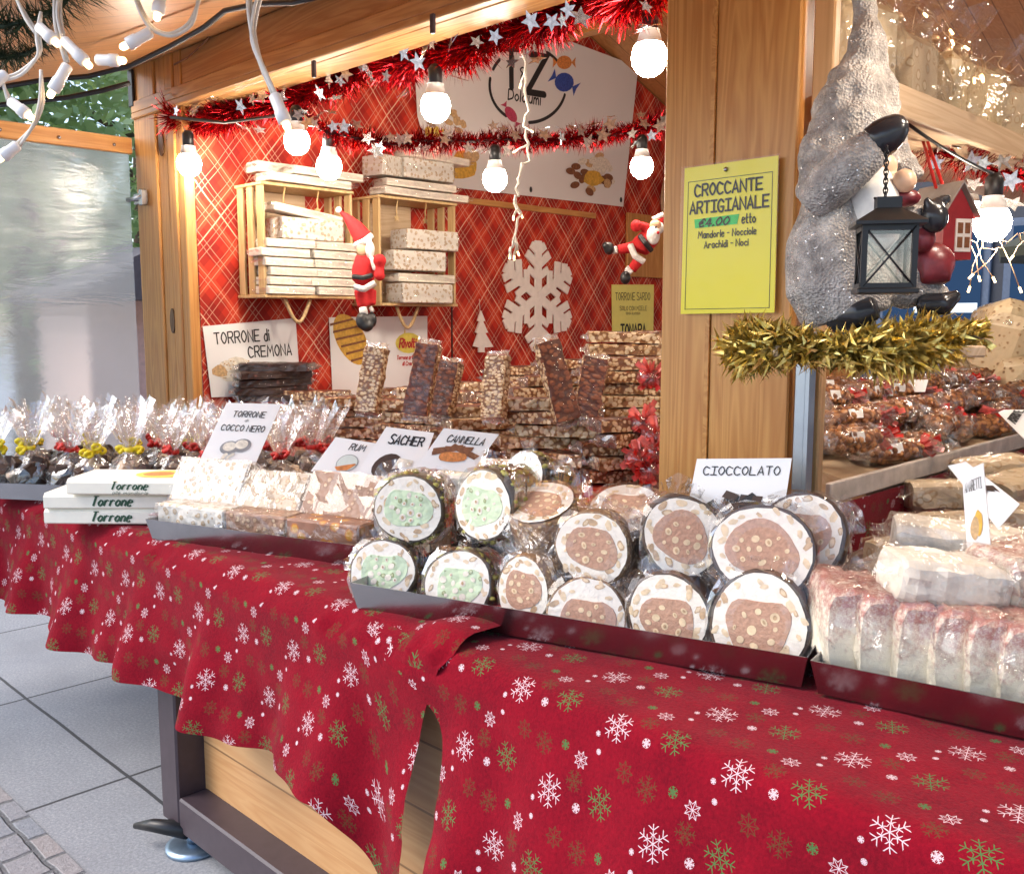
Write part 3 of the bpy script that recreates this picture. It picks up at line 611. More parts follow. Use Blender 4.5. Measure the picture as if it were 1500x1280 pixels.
def bar_kind(name,L,W,H,mats,film_m,seed,label,cat,part='slab',irregular=.003,top=1):
    root=thing(name,label,cat,(0,0,0)); m=MB(); nx,ny=12,5
    random.seed(seed)
    # lumpy slab: rings along x, cut edges rough
    rings=[]
    for i in range(nx+1):
        x=-L/2+L*i/nx; r=[]
        for (y,z) in ((-.5,-.5),(-.5,.0),(-.5,.42),(-.46,.5),(-.16,.5),(.16,.5),(.46,.5),(.5,.42),(.5,0),(.5,-.5),(.16,-.5),(-.16,-.5)):
            k=irregular; r.append(V((x+ru(-k,k),y*W+ru(-k,k),z*H+ru(-k,k)*.8)))
        rings.append(r)
    m.loft(rings,0,False)
    for fi,f in enumerate(m.f):
        n=(m.v[f[1]]-m.v[f[0]]).cross(m.v[f[2]]-m.v[f[0]]).normalized()
        if abs(n.z)>.75: m.m[fi]=top
    m.build(part,mats,root)
    wrap_mesh(L,W,H,seed+50,1.05,L*.09).build('wrapper',[film_m,m_filmend],root); return Kind(root)
# ---- nut brittle stacks
BK=[bar_kind('nut_brittle_bar',.36,.09,.042,[m_brittle_s,m_brittle_t],m_filmbar,i,'nut brittle bar','nut brittle') if i%2==0 else bar_kind('nut_brittle_bar',.33,.088,.042,[m_brittle_s2,m_brittle_t],m_filmbar,i,'nut brittle bar','nut brittle') for i in range(4)]+[bar_kind('nut_brittle_bar',.35,.088,.042,[m_brittle_s2,m_brittle_s],m_filmbar,8,'nut brittle bar','nut brittle')]
G='wrapped nut brittle bars stacked on the plaid table'
def bstack(x,y,z,n,yaw,desc,jy=.6,jx=.045):
    for k in range(n):
        a=yaw+ru(-jy,jy)*(1 if k%2 else .6)
        T=TR((x+ru(-jx,jx),y+ru(-jx,jx),z+.024+k*.0465),a,ru(-.02,.02),ru(-.03,.03))
        lv='lowest' if k==0 else 'topmost' if k==n-1 else ORD[k]+' from bottom'
        random.choice(BK).put(T,f'nut brittle bar, {lv} in the {desc}',G)
random.seed(21); Z0=1.04; A=R(44)
front=[('front stack nearest the dark chocolate slabs',-3.80,2.52,5,.2),('front stack behind the rum card',-3.40,2.50,5,.9),('front stack behind the cinnamon card',-3.0,2.52,6,.35),('front stack under the lone upright bar',-2.66,2.55,5,.75),
       ('front stack beneath the two leaning bars',-2.30,2.56,6,.55),('front stack beside the red and white sweets',-1.98,2.62,5,.95)]
for d,x,y,n,a in front: bstack(x,y,Z0,n,a,d)
for d,x,y,n,a in [('middle stack left, below the honey poster',-3.55,3.0,5,.7),('middle stack behind the pair of upright bars',-3.12,3.02,6,.5),('middle stack below the small wooden fir',-2.72,3.05,7,.85),('rear stack below the wooden snowflake',-3.0,3.55,8,.75),('rear stack left of the wooden snowflake',-3.45,3.5,7,.75)]: bstack(x,y,Z0,n,a,d,.2)
bstack(-2.38,3.08,Z0,11,.78,'tallest stack below the torrone sardo card',.08,.015); bstack(-2.16,2.92,Z0,9,.78,'tall stack against the pillar',.12,.015); bstack(-2.42,3.45,Z0,11,.78,'tall rear stack nearest the pillar',.08,.015)
# upright bars leaning on the stacks
def upbar(b,t,D,w,label,flip=0,kd=0,roll=0):
    p,q=PD(*b,D),PD(*t,D+.06); x=(q-p).normalized(); n=tocam(p,.25,roll); L=(q-p).length
    BK[kd].put(frame((p+q)/2,x,n)@Matrix.Scale(L/.36,4,(1,0,0)),label,'upright nut brittle bars')
upbar((533,603),(556,512),3.55,0,'wrapped nut brittle bar standing upright in front of the honey poster',0,4,-.5)
upbar((607,606),(630,508),3.45,0,'dark wrapped brittle bar standing upright, taller of the pair right of the poster',0,0,-.3); upbar((640,604),(668,535),3.6,0,'wrapped brittle bar leaning right behind the taller upright bar',0,2,-.6)
upbar((718,612),(734,524),3.4,0,'wrapped hazelnut brittle bar standing upright below the wooden fir',0,4,-.6); upbar((835,614),(798,505),3.3,0,'dark brittle bar leaning left, left one of the V shaped pair',0,0,.35); upbar((858,612),(872,528),3.35,0,'dark brittle bar leaning right, right one of the V shaped pair',0,2,.1)
# dark slabs
DK=bar_kind('chocolate_slab',.33,.12,.034,[m_dark,m_dark],m_filmbar,31,'slab','chocolate slab')
c=PD(405,588,4.55); zb=c.z
LB=Kind(thing('torrone_bar','torrone bar','torrone',(0,0,0)))
m=MB(); m.box((0,0,0),(.30,.075,.036),0,None,.003); vary(m,.002,40); m.build('bar',m_nougat_w,LB.root); wrap_mesh(.30,.075,.036,77,1.06,.02).build('wrapper',[m_film2,m_film2],LB.root)
for k in range(5):
    DK.put(TR((c.x+ru(-.02,.02),c.y+ru(-.02,.02),zb+.018+k*.037),.9+ru(-.4,.4),ru(-.03,.03),ru(-.03,.03)),f'dark chocolate slab, {"lowest" if k==0 else "topmost" if k==4 else ORD[k]+" from bottom"} of the pile before the white wall sign','dark chocolate slabs in a pile')
k=0; z=Z0+.02
while z<zb-.005:
    for dx in(-.06,.06): LB.put(TR((c.x+.12+dx*.7,c.y-.02+dx,z),R(44)+ru(-.1,.1)),f'pale torrone bar, {"left" if dx<0 else "right"} one in layer {ORD[k]} under the dark chocolate slabs','pale torrone bars under the slabs')
    k+=1; z+=.042
# red and white foil sweets beside the pillar
SW=thing('wrapped_sweet','sweet','sweet',(0,0,0)); m=MB(); m.ell((0,0,0),(.05,.04,.035)); vary(m,.014,30); m.build('bag',m_redfilm,SW)
m=MB(); random.seed(4)
for k in range(46):
    a=rnd()*2*PI; q=V((math.cos(a)*.08*ru(.4,.8),math.sin(a)*.08*ru(.4,.8),ru(-.045,.07))); m.strip(V((0,0,.01)),q,.02,k%2 if k%3 else 1)
m.build('foil_bow',[m_ribbon,m_ribbonp],SW); SWK=Kind(SW)
for (x,y,D),lb in zip([(955,555,3.3),(943,622,3.2),(960,640,3.15),(950,690,3.1),(935,675,3.12),(960,665,3.1)],['highest','second highest, on the brittle','third highest, half behind the pillar','lowest','left one of the lower','middle one of the lower']):
    SWK.put(TR(PD(x,y,D),rnd()*6,ru(-.3,.3),ru(-.3,.3)),f'red and white foil sweet, {lb} beside the pillar','red and white foil sweets by the pillar')
# ---- trays
def tray(name,label,fl,fr,depth,zr=1.0,zb=.938,L=None):
    a,b=PZ(*fl,zr),PZ(*fr,zr); ax=(b-a); L=L or ax.length; ax.normalize(); by=V((-ax.y,ax.x,0)); T=Matrix((ax,by,V((0,0,1)))).transposed().to_4x4(); T.translation=V((a.x,a.y,0))
    t=thing(name,label,'tray',T,'metal trays on the counter'); m=MB(); i=.012; D=depth
    ou=[(0,0,zr),(L,0,zr),(L,D,zr),(0,D,zr)]; inn=[(i,i,zb),(L-i,i,zb),(L-i,D-i,zb),(i,D-i,zb)]; e=.0025
    vs=[V(p) for p in ou+inn]+[V((p[0]+(e if p[0]<L/2 else -e),p[1]+(e if p[1]<D/2 else -e),p[2])) for p in ou]+[V((p[0]+(e if p[0]<L/2 else -e),p[1]+(e if p[1]<D/2 else -e),p[2]+e)) for p in inn]
    m.add(vs,[(0,1,5,4),(1,2,6,5),(2,3,7,6),(3,0,4,7),(4,5,6,7),(8,12,13,9),(9,13,14,10),(10,14,15,11),(11,15,12,8),(12,15,14,13),(0,8,9,1),(1,9,10,2),(2,10,11,3),(3,11,8,0)],0,False,T)
    m.build('pan',m_steel,t); return T
T1=tray('tray','long metal tray holding the white and brown torrone blocks',(213,760),(505,797),.5,L=1.02)
T2=tray('tray','metal tray holding the round torrone rolls',(512,853),(1183,963),.55)
T3=tray('tray','metal tray holding the cream cakes at the right edge',(1187,967),(1500,1030),.62,L=.95)
T0=tray('tray','metal tray under the cellophane bags at the left end',(-60,705),(95,711),.5,L=1.35)
# ---- torrone blocks in the first tray
def block(name,mats,L,W,H,seed,fm=None):
    root=thing(name,'block','torrone',(0,0,0)); m=MB(); m.box((0,0,0),(L,W,H),0,None,.006); m.build('block',mats,root)
    wrap_mesh(L,W,H,seed,1.05,.03,9,16,.005).build('wrapper',[fm or m_film_flat,m_film2],root); return root
def putb(root,s,t_,z,yaw,tilt,label): root.matrix_basis=T1@TR((s,t_,z),yaw,tilt); root['label']=label
bl=[('torrone_block',m_nougat,.27,.12,.095,.14,.10,.995,0,.0,'lower white almond torrone block at the front left of the tray'),('torrone_block',m_nougat_br,.22,.12,.095,.39,.10,.995,.03,.0,'pinkish brown torrone block, second in the front row of the tray'),
 ('torrone_block',m_nougat_o,.25,.12,.095,.63,.10,.995,.0,.0,'dark torrone block with orange candied fruit at the front of the tray'),('torrone_block',m_nougat_b,.15,.13,.10,.88,.14,.998,.1,.0,'beige torrone block at the front right end of the tray'),
 ('torrone_block',m_nougat,.28,.15,.06,.10,.19,1.085,0,1.05,'large white almond torrone block leaning upright above the front left block'),('torrone_block',m_nougat_b,.23,.14,.06,.35,.19,1.07,.05,.9,'nutty torrone block leaning in glossy film, second in the upper row'),
 ('torrone_block',m_nougat_br,.26,.145,.06,.61,.19,1.08,.0,.95,'milk chocolate torrone block leaning upright in the upper row'),('torrone_block',m_nougat_b,.13,.15,.07,.82,.19,1.09,.1,1.0,'narrow beige torrone slice leaning beside the green rolls'),
 ('torrone_block',m_nougat_o,.26,.15,.06,.42,.40,1.03,.2,.1,'dark wrapped torrone bar lying behind the upper row'),('torrone_block',m_nougat_o,.26,.13,.05,.68,.38,1.07,-.1,.2,'torrone bar topped with candied orange behind the upper row'),
 ('torrone_block',m_nougat_w,.30,.15,.055,1.0,.36,1.15,.1,.25,'white torrone slab with sliced almonds lying on top under the cinnamon card'),('torrone_block',m_nougat_b,.25,.15,.07,.95,.36,1.07,.0,.1,'beige torrone block underneath the white almond slab')]
for i,(nm,mt,L,W,H,s,t_,z,yw,tl,lb) in enumerate(bl): putb(block(nm,mt,L,W,H,100+i,m_film if i%3 else m_film_flat),s,t_,z,yw,tl,lb)
# flaked almonds on the white slab, pale wrapped candies behind the coconut card
PC=thing('pale_candy','candy','sweet',(0,0,0)); m=MB(); m.ell((0,0,0),(.045,.03,.022)); vary(m,.005,40); 
m.build('candy',plain('pale_green_paper',(.66,.68,.56),.45,var=.12,nsc=40),PC); random.seed(9)
for s_ in(-1,1):
    m=MB()
    for k in range(7): m.strip(V((s_*.04,0,0)),V((s_*.08,ru(-.035,.035),ru(-.02,.03))),.02)
    m.build('twist',m_film2,PC)
PCK=Kind(PC); k=0
for i in range(3):
    for j in range(4):
        p=T1@V((.40+.10*j-.03*i,.47-.02*i,1.0+.055*i)); PCK.put(TR(p,rnd()*6,ru(-.4,.4),ru(-.4,.4)),f'pale green wrapped candy, {ORD[j]} from the left in the {["lowest","middle","top"][i]} layer behind the coconut card','pale wrapped candies')
# ---- three paper torrone boxes
def tbox(px,py,z,L,dx,txt,label,two=None,yaw=0):
    p=PZ(px,py,z); ax=rotz(yaw-.03)@RT; ay=V((-ax.y,ax.x,0)); T=frame(p,ax,V((0,0,1))); t=thing('torrone_box',label,'box',T,'paper torrone boxes')
    H=.050; m=MB(); m.loft([[T@V((x+sx,y,zz)) for y,zz in((0,.004),(.004,0),(.2,0),(.2,H),(.012,H),(0,H-.012))] for x,sx in((0,0),(.012,0),(L,0))],0,False); m.build('carton',plain('cream_paper',(.80,.77,.66),.45,var=.03) if 'cream_paper' not in bpy.data.materials else bpy.data.materials['cream_paper'],t)
    fn=lambda u,v: T@V((L*u,0,H*v)); n=-ay; l=MB(); ink=0
    pen=(V((.77,0,0))); pen=(ax*.35+V((0,0,1))*.94); text(l,txt,fn,n,.38,.72,.34 if two else .18,.86 if two else .82,.17,ink,.42,0,pen)
    if two: text(l,two,fn,n,.40,.72,.03,.24,.12,ink,.3,0)
    l.build('lettering',m_inkgreen,t)
    fn2=lambda u,v: T@V((L*u,.02+.17*v,H)); q=MB(); blob(q,fn2,V((0,0,1)),.75,.5,.25,.42,0); blob(q,fn2,V((0,0,1)),.7,.5,.14,.25,1,0,.0016); q.build('picture',[m_yprint,m_orange],t)
tbox(65,767,.942,.40,0,'Torrone','white paper torrone box, bottom of the three'); tbox(64,745,.9935,.40,0,'Torrone','white paper torrone box, middle of the three, with a yellow picture on top',None,.03); tbox(98,724,1.045,.37,0,'Torrone','cream paper box lettered Torrone alle mandorle, top of the three','alle mandorle',-.02)
# ---- cellophane bags of chocolate cubes
def bag_kind(seed,rib,blue):
    random.seed(seed); root=thing('cellophane_bag','bag','sweet bag',(0,0,0)); m=MB()
    for k in range(20):
        p=V((ru(-.05,.05),ru(-.05,.05),.02+ru(0,.10))); m.box((0,0,0),(.042,.042,.03),random.choice([0,0,0,1]),Matrix.Translation(p)@Matrix.Rotation(rnd()*3,4,(rnd()-.5,rnd()-.5,rnd()-.5)),.003)
    m.build('cubes',[m_choc,m_nougat_b],root)
    m=MB(); rg=[]
    for z,r in((0,.05),(.03,.078),(.08,.078),(.12,.06),(.155,.022),(.17,.016)): rg.append([V((math.cos(a)*r*(1+ru(-.16,.16)),math.sin(a)*r*(1+ru(-.16,.16)),z+ru(-.006,.006))) for a in [2*PI*j/12 for j in range(12)]])
    m.loft(rg,0,False,False)
    for k in range(30):
        a=k*2*PI/30+ru(-.1,.1); a2=a+ru(.25,.5); r1,h1=ru(.05,.10),ru(.27,.335); m.add([V((math.cos(a)*.014,math.sin(a)*.014,.168)),V((math.cos(a2)*.014,math.sin(a2)*.014,.168)),V((math.cos(a2)*r1,math.sin(a2)*r1,h1+ru(-.03,.03))),V((math.cos(a)*r1*1.05,math.sin(a)*r1*1.05,h1))],[(0,1,2,3)])
    m.build('film',m_filmbag,root)
    m=MB(); m.lathe([(.017,.160),(.021,.166),(.021,.174),(.017,.18)],10,0,True,None,False)
    for k in range(4):
        a=rnd()*6; c_=V((math.cos(a)*.032,math.sin(a)*.032,.172+ru(-.015,.02))); m.tube([c_+V((math.cos(t)*.013,.006*math.sin(2*t),math.sin(t)*.010)) for t in [2*PI*i/10 for i in range(11)]],.007,5); m.tube([V((math.cos(a)*.017,math.sin(a)*.017,.17)),c_],.005,5)
    m.build('ribbon',rib,root)
    if blue: m=MB(); m.box((.02,-.083,.07),(.035,.004,.07),0,rotz(R(44)),.001); m.build('label',m_blue,root)
    return Kind(root)
BGR=[bag_kind(1,m_ribbon,0),bag_kind(2,m_ribbon,1),bag_kind(3,m_ribbon,0)]; BGY=[bag_kind(4,m_yribbon,0),bag_kind(5,m_yribbon,0)]
random.seed(12); zt=.945
for row,(y0,nn) in enumerate(((.11,9),(.27,9),(.42,9))):
    for k in range(nn):
        s=.08+k*.145+ru(-.02,.02)+row*.03; yel=s<.72 and (row+k)%3!=2
        kd=random.choice(BGY if yel else BGR); p=T0@V((s,y0+ru(-.02,.02),zt))
        kd.put(TR(p,rnd()*6.28)@Matrix.Scale(ru(.94,1.08),4),f'chocolate cube bag with {"yellow" if yel else "red"} ribbon, {ORD[k]} from left in the {["front","middle","rear"][row]} row','cellophane bags of chocolate cubes')
# ---- round torrone rolls
T2N=(T2.to_3x3()@V((0,1,0)))
def roll(label,px,py,tt,r,L,yaw,tilt,core,crust,seed,sq=1.0,shape=None):
    random.seed(seed); c=PP(px,py,T2@V((0,tt,0)),T2N); n=tocam(c,tilt,yaw); T=frame(c,n.cross(V((0,0,1))).normalized()*-1,n); t=thing('torrone_roll',label,'torrone roll',T,'round torrone rolls in the tray')
    N=36; ph=rnd()*6
    out=[r*(1+.03*math.sin(2*a+ph)+.02*math.sin(3*a+ph*2)+ru(-.012,.012)) for a in [2*PI*i/N for i in range(N)]]
    ring=lambda k,z_:[T@V((math.cos(2*PI*i/N)*out[i]*k*sq,math.sin(2*PI*i/N)*out[i]*k,z_)) for i in range(N)]
    m=MB(); m.loft([ring(.96,-.0045),ring(1.0,-.006),ring(1.02,-L*.5),ring(1.0,-L)],0,True); vary(m,.0025,60,seed)
    if crust=='pistachio':
        for _ in range(150):
            a=rnd()*2*PI; q=r*1.02; p=T@V((math.cos(a)*q*sq,math.sin(a)*q,-ru(.006,L-.005))); s=ru(.006,.011); m.ell(p,(s,s*.8,s*.6),1 if rnd()<.72 else 0,6,4)
    m.build('crust',[{'pistachio':m_pcrust,'crumb':m_crumb,'chocolate':m_choc}[crust],m_pist],t)
    m=MB(); i0=len(m.v); rg=ring(.925 if crust=='chocolate' else .94,.0012); m.add(rg,[tuple(range(N))],0)
    # almonds and hazelnuts cut through in the white ring
    for k in range(19):
        a=2*PI*k/19+ru(-.2,.2); q=r*ru(.66,.88); e=ru(.005,.0105); jn=[ru(.8,1.15) for _ in range(10)]; p=V((math.cos(a)*q*sq,math.sin(a)*q,.0014)); an=a+PI/2+ru(-.9,.9)
        pts=[T@(p+V((math.cos(b)*e*1.25*math.cos(an)-math.sin(b)*e*.7*math.sin(an),math.cos(b)*e*1.25*math.sin(an)+math.sin(b)*e*.7*math.cos(an),.0004))*1) for b in [2*PI*i/10 for i in range(10)]]
        cc_=T@p; pts=[cc_+(q_-cc_)*jn[i_] for i_,q_ in enumerate(pts)]
        m.add(pts,[tuple(range(10))],2 if rnd()<.5 else 1)
        if rnd()<.55: m.add([T@((T.inverted()@p_-p)*.62+p+V((0,0,.0006))) for p_ in pts],[tuple(range(10))],1)
    m.build('nougat_ring',[m_cream,m_hazel,m_almond],t)
    # dark core
    m=MB(); cr=.62; off=V((ru(-.05,.05)*r,ru(-.1,.06)*r,0))
    cpts=[]
    for i in range(28):
        a=2*PI*i/28; q=r*cr*(1+.08*math.sin(2*a+ph)+.07*math.sin(3*a+1.3*ph)+ru(-.015,.015)); 
        if math.sin(a)>.72 and shape!='round': q*=.72/math.sin(a)*1.05
        cpts.append(V((math.cos(a)*q*1.06*sq,math.sin(a)*q,.0026))+off)
    m.add([T@p for p in cpts],[tuple(range(28))],0); m.add([T@p for p in cpts]+[T@(p*1.02-V((0,0,.0020))) for p in cpts],[(i,28+i,28+(i+1)%28,(i+1)%28) for i in range(28)],0)
    done=[]
    for _ in range(200):
        if len(done)>=(11 if core!='green' else 12): break
        a=rnd()*2*PI; q=r*cr*math.sqrt(rnd())*.80; p=V((math.cos(a)*q*sq,math.sin(a)*q*.78,.003))+off
        if any((p-o).length<r*.21 for o in done): continue
        k=len(done); done.append(p); e=ru(.045,.11)*r; an=rnd()*PI; el=ru(.6,1)
        for sc_,mt,dz in((1,1,.0),(.5,2,.0008)):
            if sc_<1 and rnd()<.5: continue
            m.add([T@(p+V((sc_*e*(math.cos(b)*math.cos(an)-el*math.sin(b)*math.sin(an))*(1 if sc_==1 else .8),sc_*e*(math.cos(b)*math.sin(an)+el*math.sin(b)*math.cos(an)),dz+k*.00006))) for b in [2*PI*i/10 for i in range(10)]],[tuple(range(10))],mt)
    m.build('core',[m_core_g if core=='green' else m_core_c,m_hazel if core!='green' else m_pale,m_almond],t)
    # film: taut pane in front, loose sleeve, crumpled gather behind and ears at the corners
    m=MB(); K_=26
    fr=lambda k,z_,j,sqr=0:[T@V((math.cos(a)*r*k*sq*(1+ru(-j,j))*(1+sqr*abs(math.sin(2*a))**2),math.sin(a)*r*k*(1+ru(-j,j))*(1+sqr*abs(math.sin(2*a))**2),z_+ru(-j,j)*.12)) for a in [2*PI*i/K_ for i in range(K_)]]
    rings=[fr(.5,.0055,.01),fr(.98,.0055,.012),fr(1.05,-.004,.03,.12),fr(1.07,-L*.35,.05,.14),fr(1.08,-L*.8,.06,.16),fr(.98,-L-.02,.1),fr(.55,-L-.04,.2)]
    m.loft(rings,0,False,False)
    for k in range(6):
        a=random.choice([.7,2.3,1.1,2.0,1.57,.4,2.7])+ru(-.3,.3); z0=-ru(.0,L*.9); ln=ru(.02,.05); wd_=ru(.35,.7); ph2=rnd()*6; tw=ru(-.5,.5)
        m.grid(6,3,lambda u,v:T@V((math.cos(a+(u-.5)*wd_)*(r*1.02*sq+v*ln*(1-.5*abs(u-.5))),math.sin(a+(u-.5)*wd_)*(r*1.02+v*ln*(1-.5*abs(u-.5))),z0+tw*.04*v+.008*v*math.sin(u*9+ph2)+(u-.5)*.02)),0,True)
    for fi in range(K_*2): m.m[fi]=1
    m.build('wrapper',[m_film2,m_film_flat],t); return t
zl,zu=.085,.15
roll('green centred pistachio roll at the left end of the lower row',560,838,zl,.080,.15,-.25,.3,'green','pistachio',1)
roll('green centred pistachio roll, second from left in the lower row',670,858,zl,.082,.15,-.3,.25,'green','pistachio',2)
roll('narrow brown centred roll, third from left in the lower row',766,865,zl,.080,.14,-.5,.08,'brown','crumb',3,.78)
roll('crumb crusted roll sunk low behind the tray rim, fourth in the lower row',858,902,zl+.01,.085,.15,-.1,.35,'brown','crumb',4)
roll('chocolate coated roll, fifth from left in the lower row',978,902,zl+.01,.088,.16,-.25,.15,'brown','chocolate',5)
roll('large chocolate coated roll at the right end of the lower row',1112,913,zl+.01,.100,.17,-.2,.2,'brown','chocolate',6)
roll('green centred pistachio roll, left one of the upper row',598,745,zu,.084,.14,-.25,.1,'green','pistachio',7)
roll('green centred pistachio roll, right one of the upper row, turned slightly away',707,740,zu,.086,.14,-.6,.1,'green','pistachio',8,.9)
roll('crumb crusted brown centred roll in the upper row, left of the chocolate ones',867,803,zu,.083,.14,-.25,.12,'brown','crumb',9)
roll('chocolate coated roll with brown centre, middle of the upper row',1000,786,zu,.085,.15,.05,.16,'brown','chocolate',10,1,'round')
roll('chocolate coated roll at the right end of the upper row before the card',1117,807,zu-.01,.094,.15,-.05,.25,'brown','chocolate',11,1.08,'round')
roll('crumb crusted roll tipped on its side, between the green and brown centred rolls',790,735,zu+.05,.085,.12,-.5,1.15,'brown','crumb',12)
roll('roll with pale face behind the green ones at the back of the tray',765,700,.36,.070,.13,-.8,.4,'green','pistachio',13)
roll('roll tipped backwards behind the upper row left of the chocolate card',915,745,.26,.085,.12,-.2,1.0,'brown','crumb',14)
roll('roll at the rear right corner behind the chocolate card',1172,785,.24,.09,.15,-.1,.3,'brown','chocolate',15)
# ---- cream cakes in the third tray
m_cake=NT('dusted_cream_cake'); _c2=m_cake.n('TexCoord').outputs['Object']; _n=m_cake.noise(_c2,42,5,.85).outputs[0]; _z=m_cake.n('SeparateXYZ',{0:_c2}).outputs[2]
_f=m_cake.ramp(m_cake.ma('ADD',m_cake.ma('MULTIPLY',_z,3.2),m_cake.ma('MULTIPLY',_n,1.3)),[(.64,(0,0,0)),(.95,(.85,.85,.85))])
m_cake=m_cake.end(m_cake.bsdf(m_cake.mix(_f,(.84,.77,.62),(.38,.09,.08)),.7,0,m_cake.bump(_n,.5,.008)))
def cake(L,W,H,seed,mat=None):
    root=thing('cream_cake','cake','cake',(0,0,0)); random.seed(seed); m=MB(); rg=[]
    for i in range(-1,10):
        x=-L/2+L*min(8,max(0,i))/8-(0 if 0<=i<=8 else (-.001 if i<0 else .001)*-1); k=1-.05*(i in(0,8))-.13*(i<0 or i>8); x+= .007*(i==0)-.007*(i==8); r=[]
        for j in range(20):
            a=2*PI*j/20; ca,sa=math.cos(a),math.sin(a); q=(abs(ca)**5+abs(sa)**5)**(1/5); r.append(V((x,ca/q*W/2*k+ru(-.003,.003),sa/q*H/2*k+ru(-.003,.003))))
        rg.append(r)
    m.loft(rg,0,False); m.build('cake',mat or m_cake,root); wrap_mesh(L,W,H,seed,1.06,.04,9,14,.006).build('wrapper',[m_film,m_film],root); return root
for i,px in enumerate((1240,1290,1345,1400,1450,1500,1560)):
    p=PP(px,925+(px-1240)*.235,T3@V((0,.06,0)),T3.to_3x3()@V((0,1,0))); r=cake(.20,.078,.16,200+i); d=tocam(p,0,.28); r.matrix_basis=frame(p-d*.09,d,V((0,0,1))); r['label']=f'red dusted cream cake slice, {ORD[i]} from left in the front row'; r['group']='dusted cream cakes'
for (px,py,z,L,W,H,yw,lb) in((1380,848,1.14,.19,.13,.085,.5,'large white wrapped torrone cake lying across the front cakes'),(1492,842,1.14,.16,.13,.115,.9,'red dusted cream cake leaning over the others at the right edge'),(1400,800,1.10,.26,.15,.10,.2,'pale wrapped cake behind the large white one')):
    p=PZ(px,py,z); r=cake(L,W,H,int(px),m_cake if px==1492 else m_nougat_w); r.matrix_basis=TR(p,YAW+yw-.5,ru(-.1,.1),ru(-.1,.2)); r['label']=lb
m_bisc=nutty('biscuit_beige',(.60,.47,.31),(.70,.58,.40),(.42,.28,.15),26,.3,.6)
for i,(px,py,z,yw,lb) in enumerate(((1385,725,1.10,.3,'wrapped beige biscuit loaf, upper left of the pile behind the cakes'),(1375,775,1.06,.1,'wrapped biscuit loaf in clear film behind the white cake'),(1450,690,1.13,.5,'wrapped biscuit loaf, highest of the pile'),(1490,715,1.10,.9,'wrapped biscuit loaf at the right edge, beside the nut table'),(1470,760,1.05,.2,'wrapped biscuit loaf behind the amaretti card'),(1340,815,1.02,.6,'wrapped biscuit pack low on the left of the pile'),(1440,735,1.03,.4,'wrapped biscuit loaf beneath the pile'))):
    p=PZ(px,py,z); root=cake(.21,.13,.085,300+i,m_bisc); root.name='biscuit_loaf'; root.matrix_basis=TR(p,YAW+yw-.4,ru(-.15,.15),ru(-.15,.15)); tag(root,lb,'biscuit pack','wrapped biscuit loaves')
# ---- bags of caramelised nuts on the sloped table
m_nuts=nutty('caramelised_nuts',(.20,.075,.03),(.58,.28,.11),(.30,.11,.04),46,.46,.3,0,(.40,.17,.06))
def nutbag(seed):
    random.seed(seed); root=thing('nut_bag','bag','nut bag',(0,0,0)); m=MB(); m.ell((0,0,0),(.115,.05,.036),0,14,8)
    for _ in range(60):
        a,b=rnd()*6.28,ru(-.9,.9); q=math.sqrt(1-b*b); m.ell((b*.11,math.cos(a)*q*.048,math.sin(a)*q*.034),(.013,.011,.011),0,6,4)
    m.build('nuts',m_nuts,root); wrap_mesh(.22,.098,.074,seed+9,1.02,.04,8,12,.007).build('film',[m_film,m_filmend],root)
    m=MB()
    for k in range(12): a=rnd()*6.28; m.strip(V((.12,0,0)),V((.12+ru(.01,.06),math.cos(a)*.05,math.sin(a)*.04)),.02,k%2)
    m.build('bow',[m_ribbon,m_ribbonp],root)
    m=MB(); m.box((0,0,0),(.05,.03,.002),0,TR((-.02,-.046,.012),0,R(70))); m.build('label',m_card,root); return Kind(root)
NB=[nutbag(i) for i in(60,61,62)]; random.seed(33)
for r_ in range(4):
    for k in range(11):
        x=-1.22-.15*r_+ru(-.02,.02); y=2.62+.225*k+ru(-.03,.03)+(.11 if r_%2 else 0); z=zs(x)+.045+(.05 if (k+r_)%3==0 else 0)
        random.choice(NB).put(TR((x,y,z),R(75)+ru(-.5,.5)+(PI if rnd()<.5 else 0),ru(-.2,.2),ru(-.12,.12)),f'caramelised nut bag with red bow, {ORD[k]} from the pillar in the {["front","second","third","rear"][r_]} row','bags of caramelised nuts on the sloped table')
for r_ in range(2):
    for k in range(9):
        x=-1.3-.2*r_; y=2.8+.26*k; random.choice(NB).put(TR((x,y+ru(-.04,.04),zs(x)+.12),R(70)+ru(-.6,.6)+(PI if rnd()<.5 else 0),ru(-.2,.2),ru(-.12,.12)),f'caramelised nut bag, {ORD[k]} from the pillar in the {["front","rear"][r_]} row on top','bags of caramelised nuts on the sloped table')
# big beige nougat bags at the far right end of that table
for i,(px,py,D,s) in enumerate(((1440,545,4.6,.30),(1490,520,4.4,.34),(1470,490,5.0,.32),(1520,575,4.2,.3))):
    p=PD(px,py,D); root=thing('nougat_bag',f'large beige bag of almond nougat behind the nut bags, {["front left","front right","rear, highest","rightmost"][i]} one','sweet bag',TR(p),'large beige nougat bags'); m=MB(); m.box((0,0,0),(s*1.1,s*.9,s),0,TR(p,.4+i,.3,.2),s*.2); vary(m,.03,6,i); m.build('filling',nutty('beige_wafer',(.66,.52,.33),(.30,.18,.09),(.45,.3,.16),34,.20,.6) if i==0 else bpy.data.materials['beige_wafer'],root)
    m=MB(); m.ell(p,(s*.64,s*.54,s*.54),0,12,8,None,False); vary(m,.04,8,i); m.build('film',m_film2,root)
    m=MB(); m.lathe([(.14,-.02),(.14,0)],8,0,False,TR((p.x,p.y,p.z-s*.52))); m.build('base',m_ply,root)
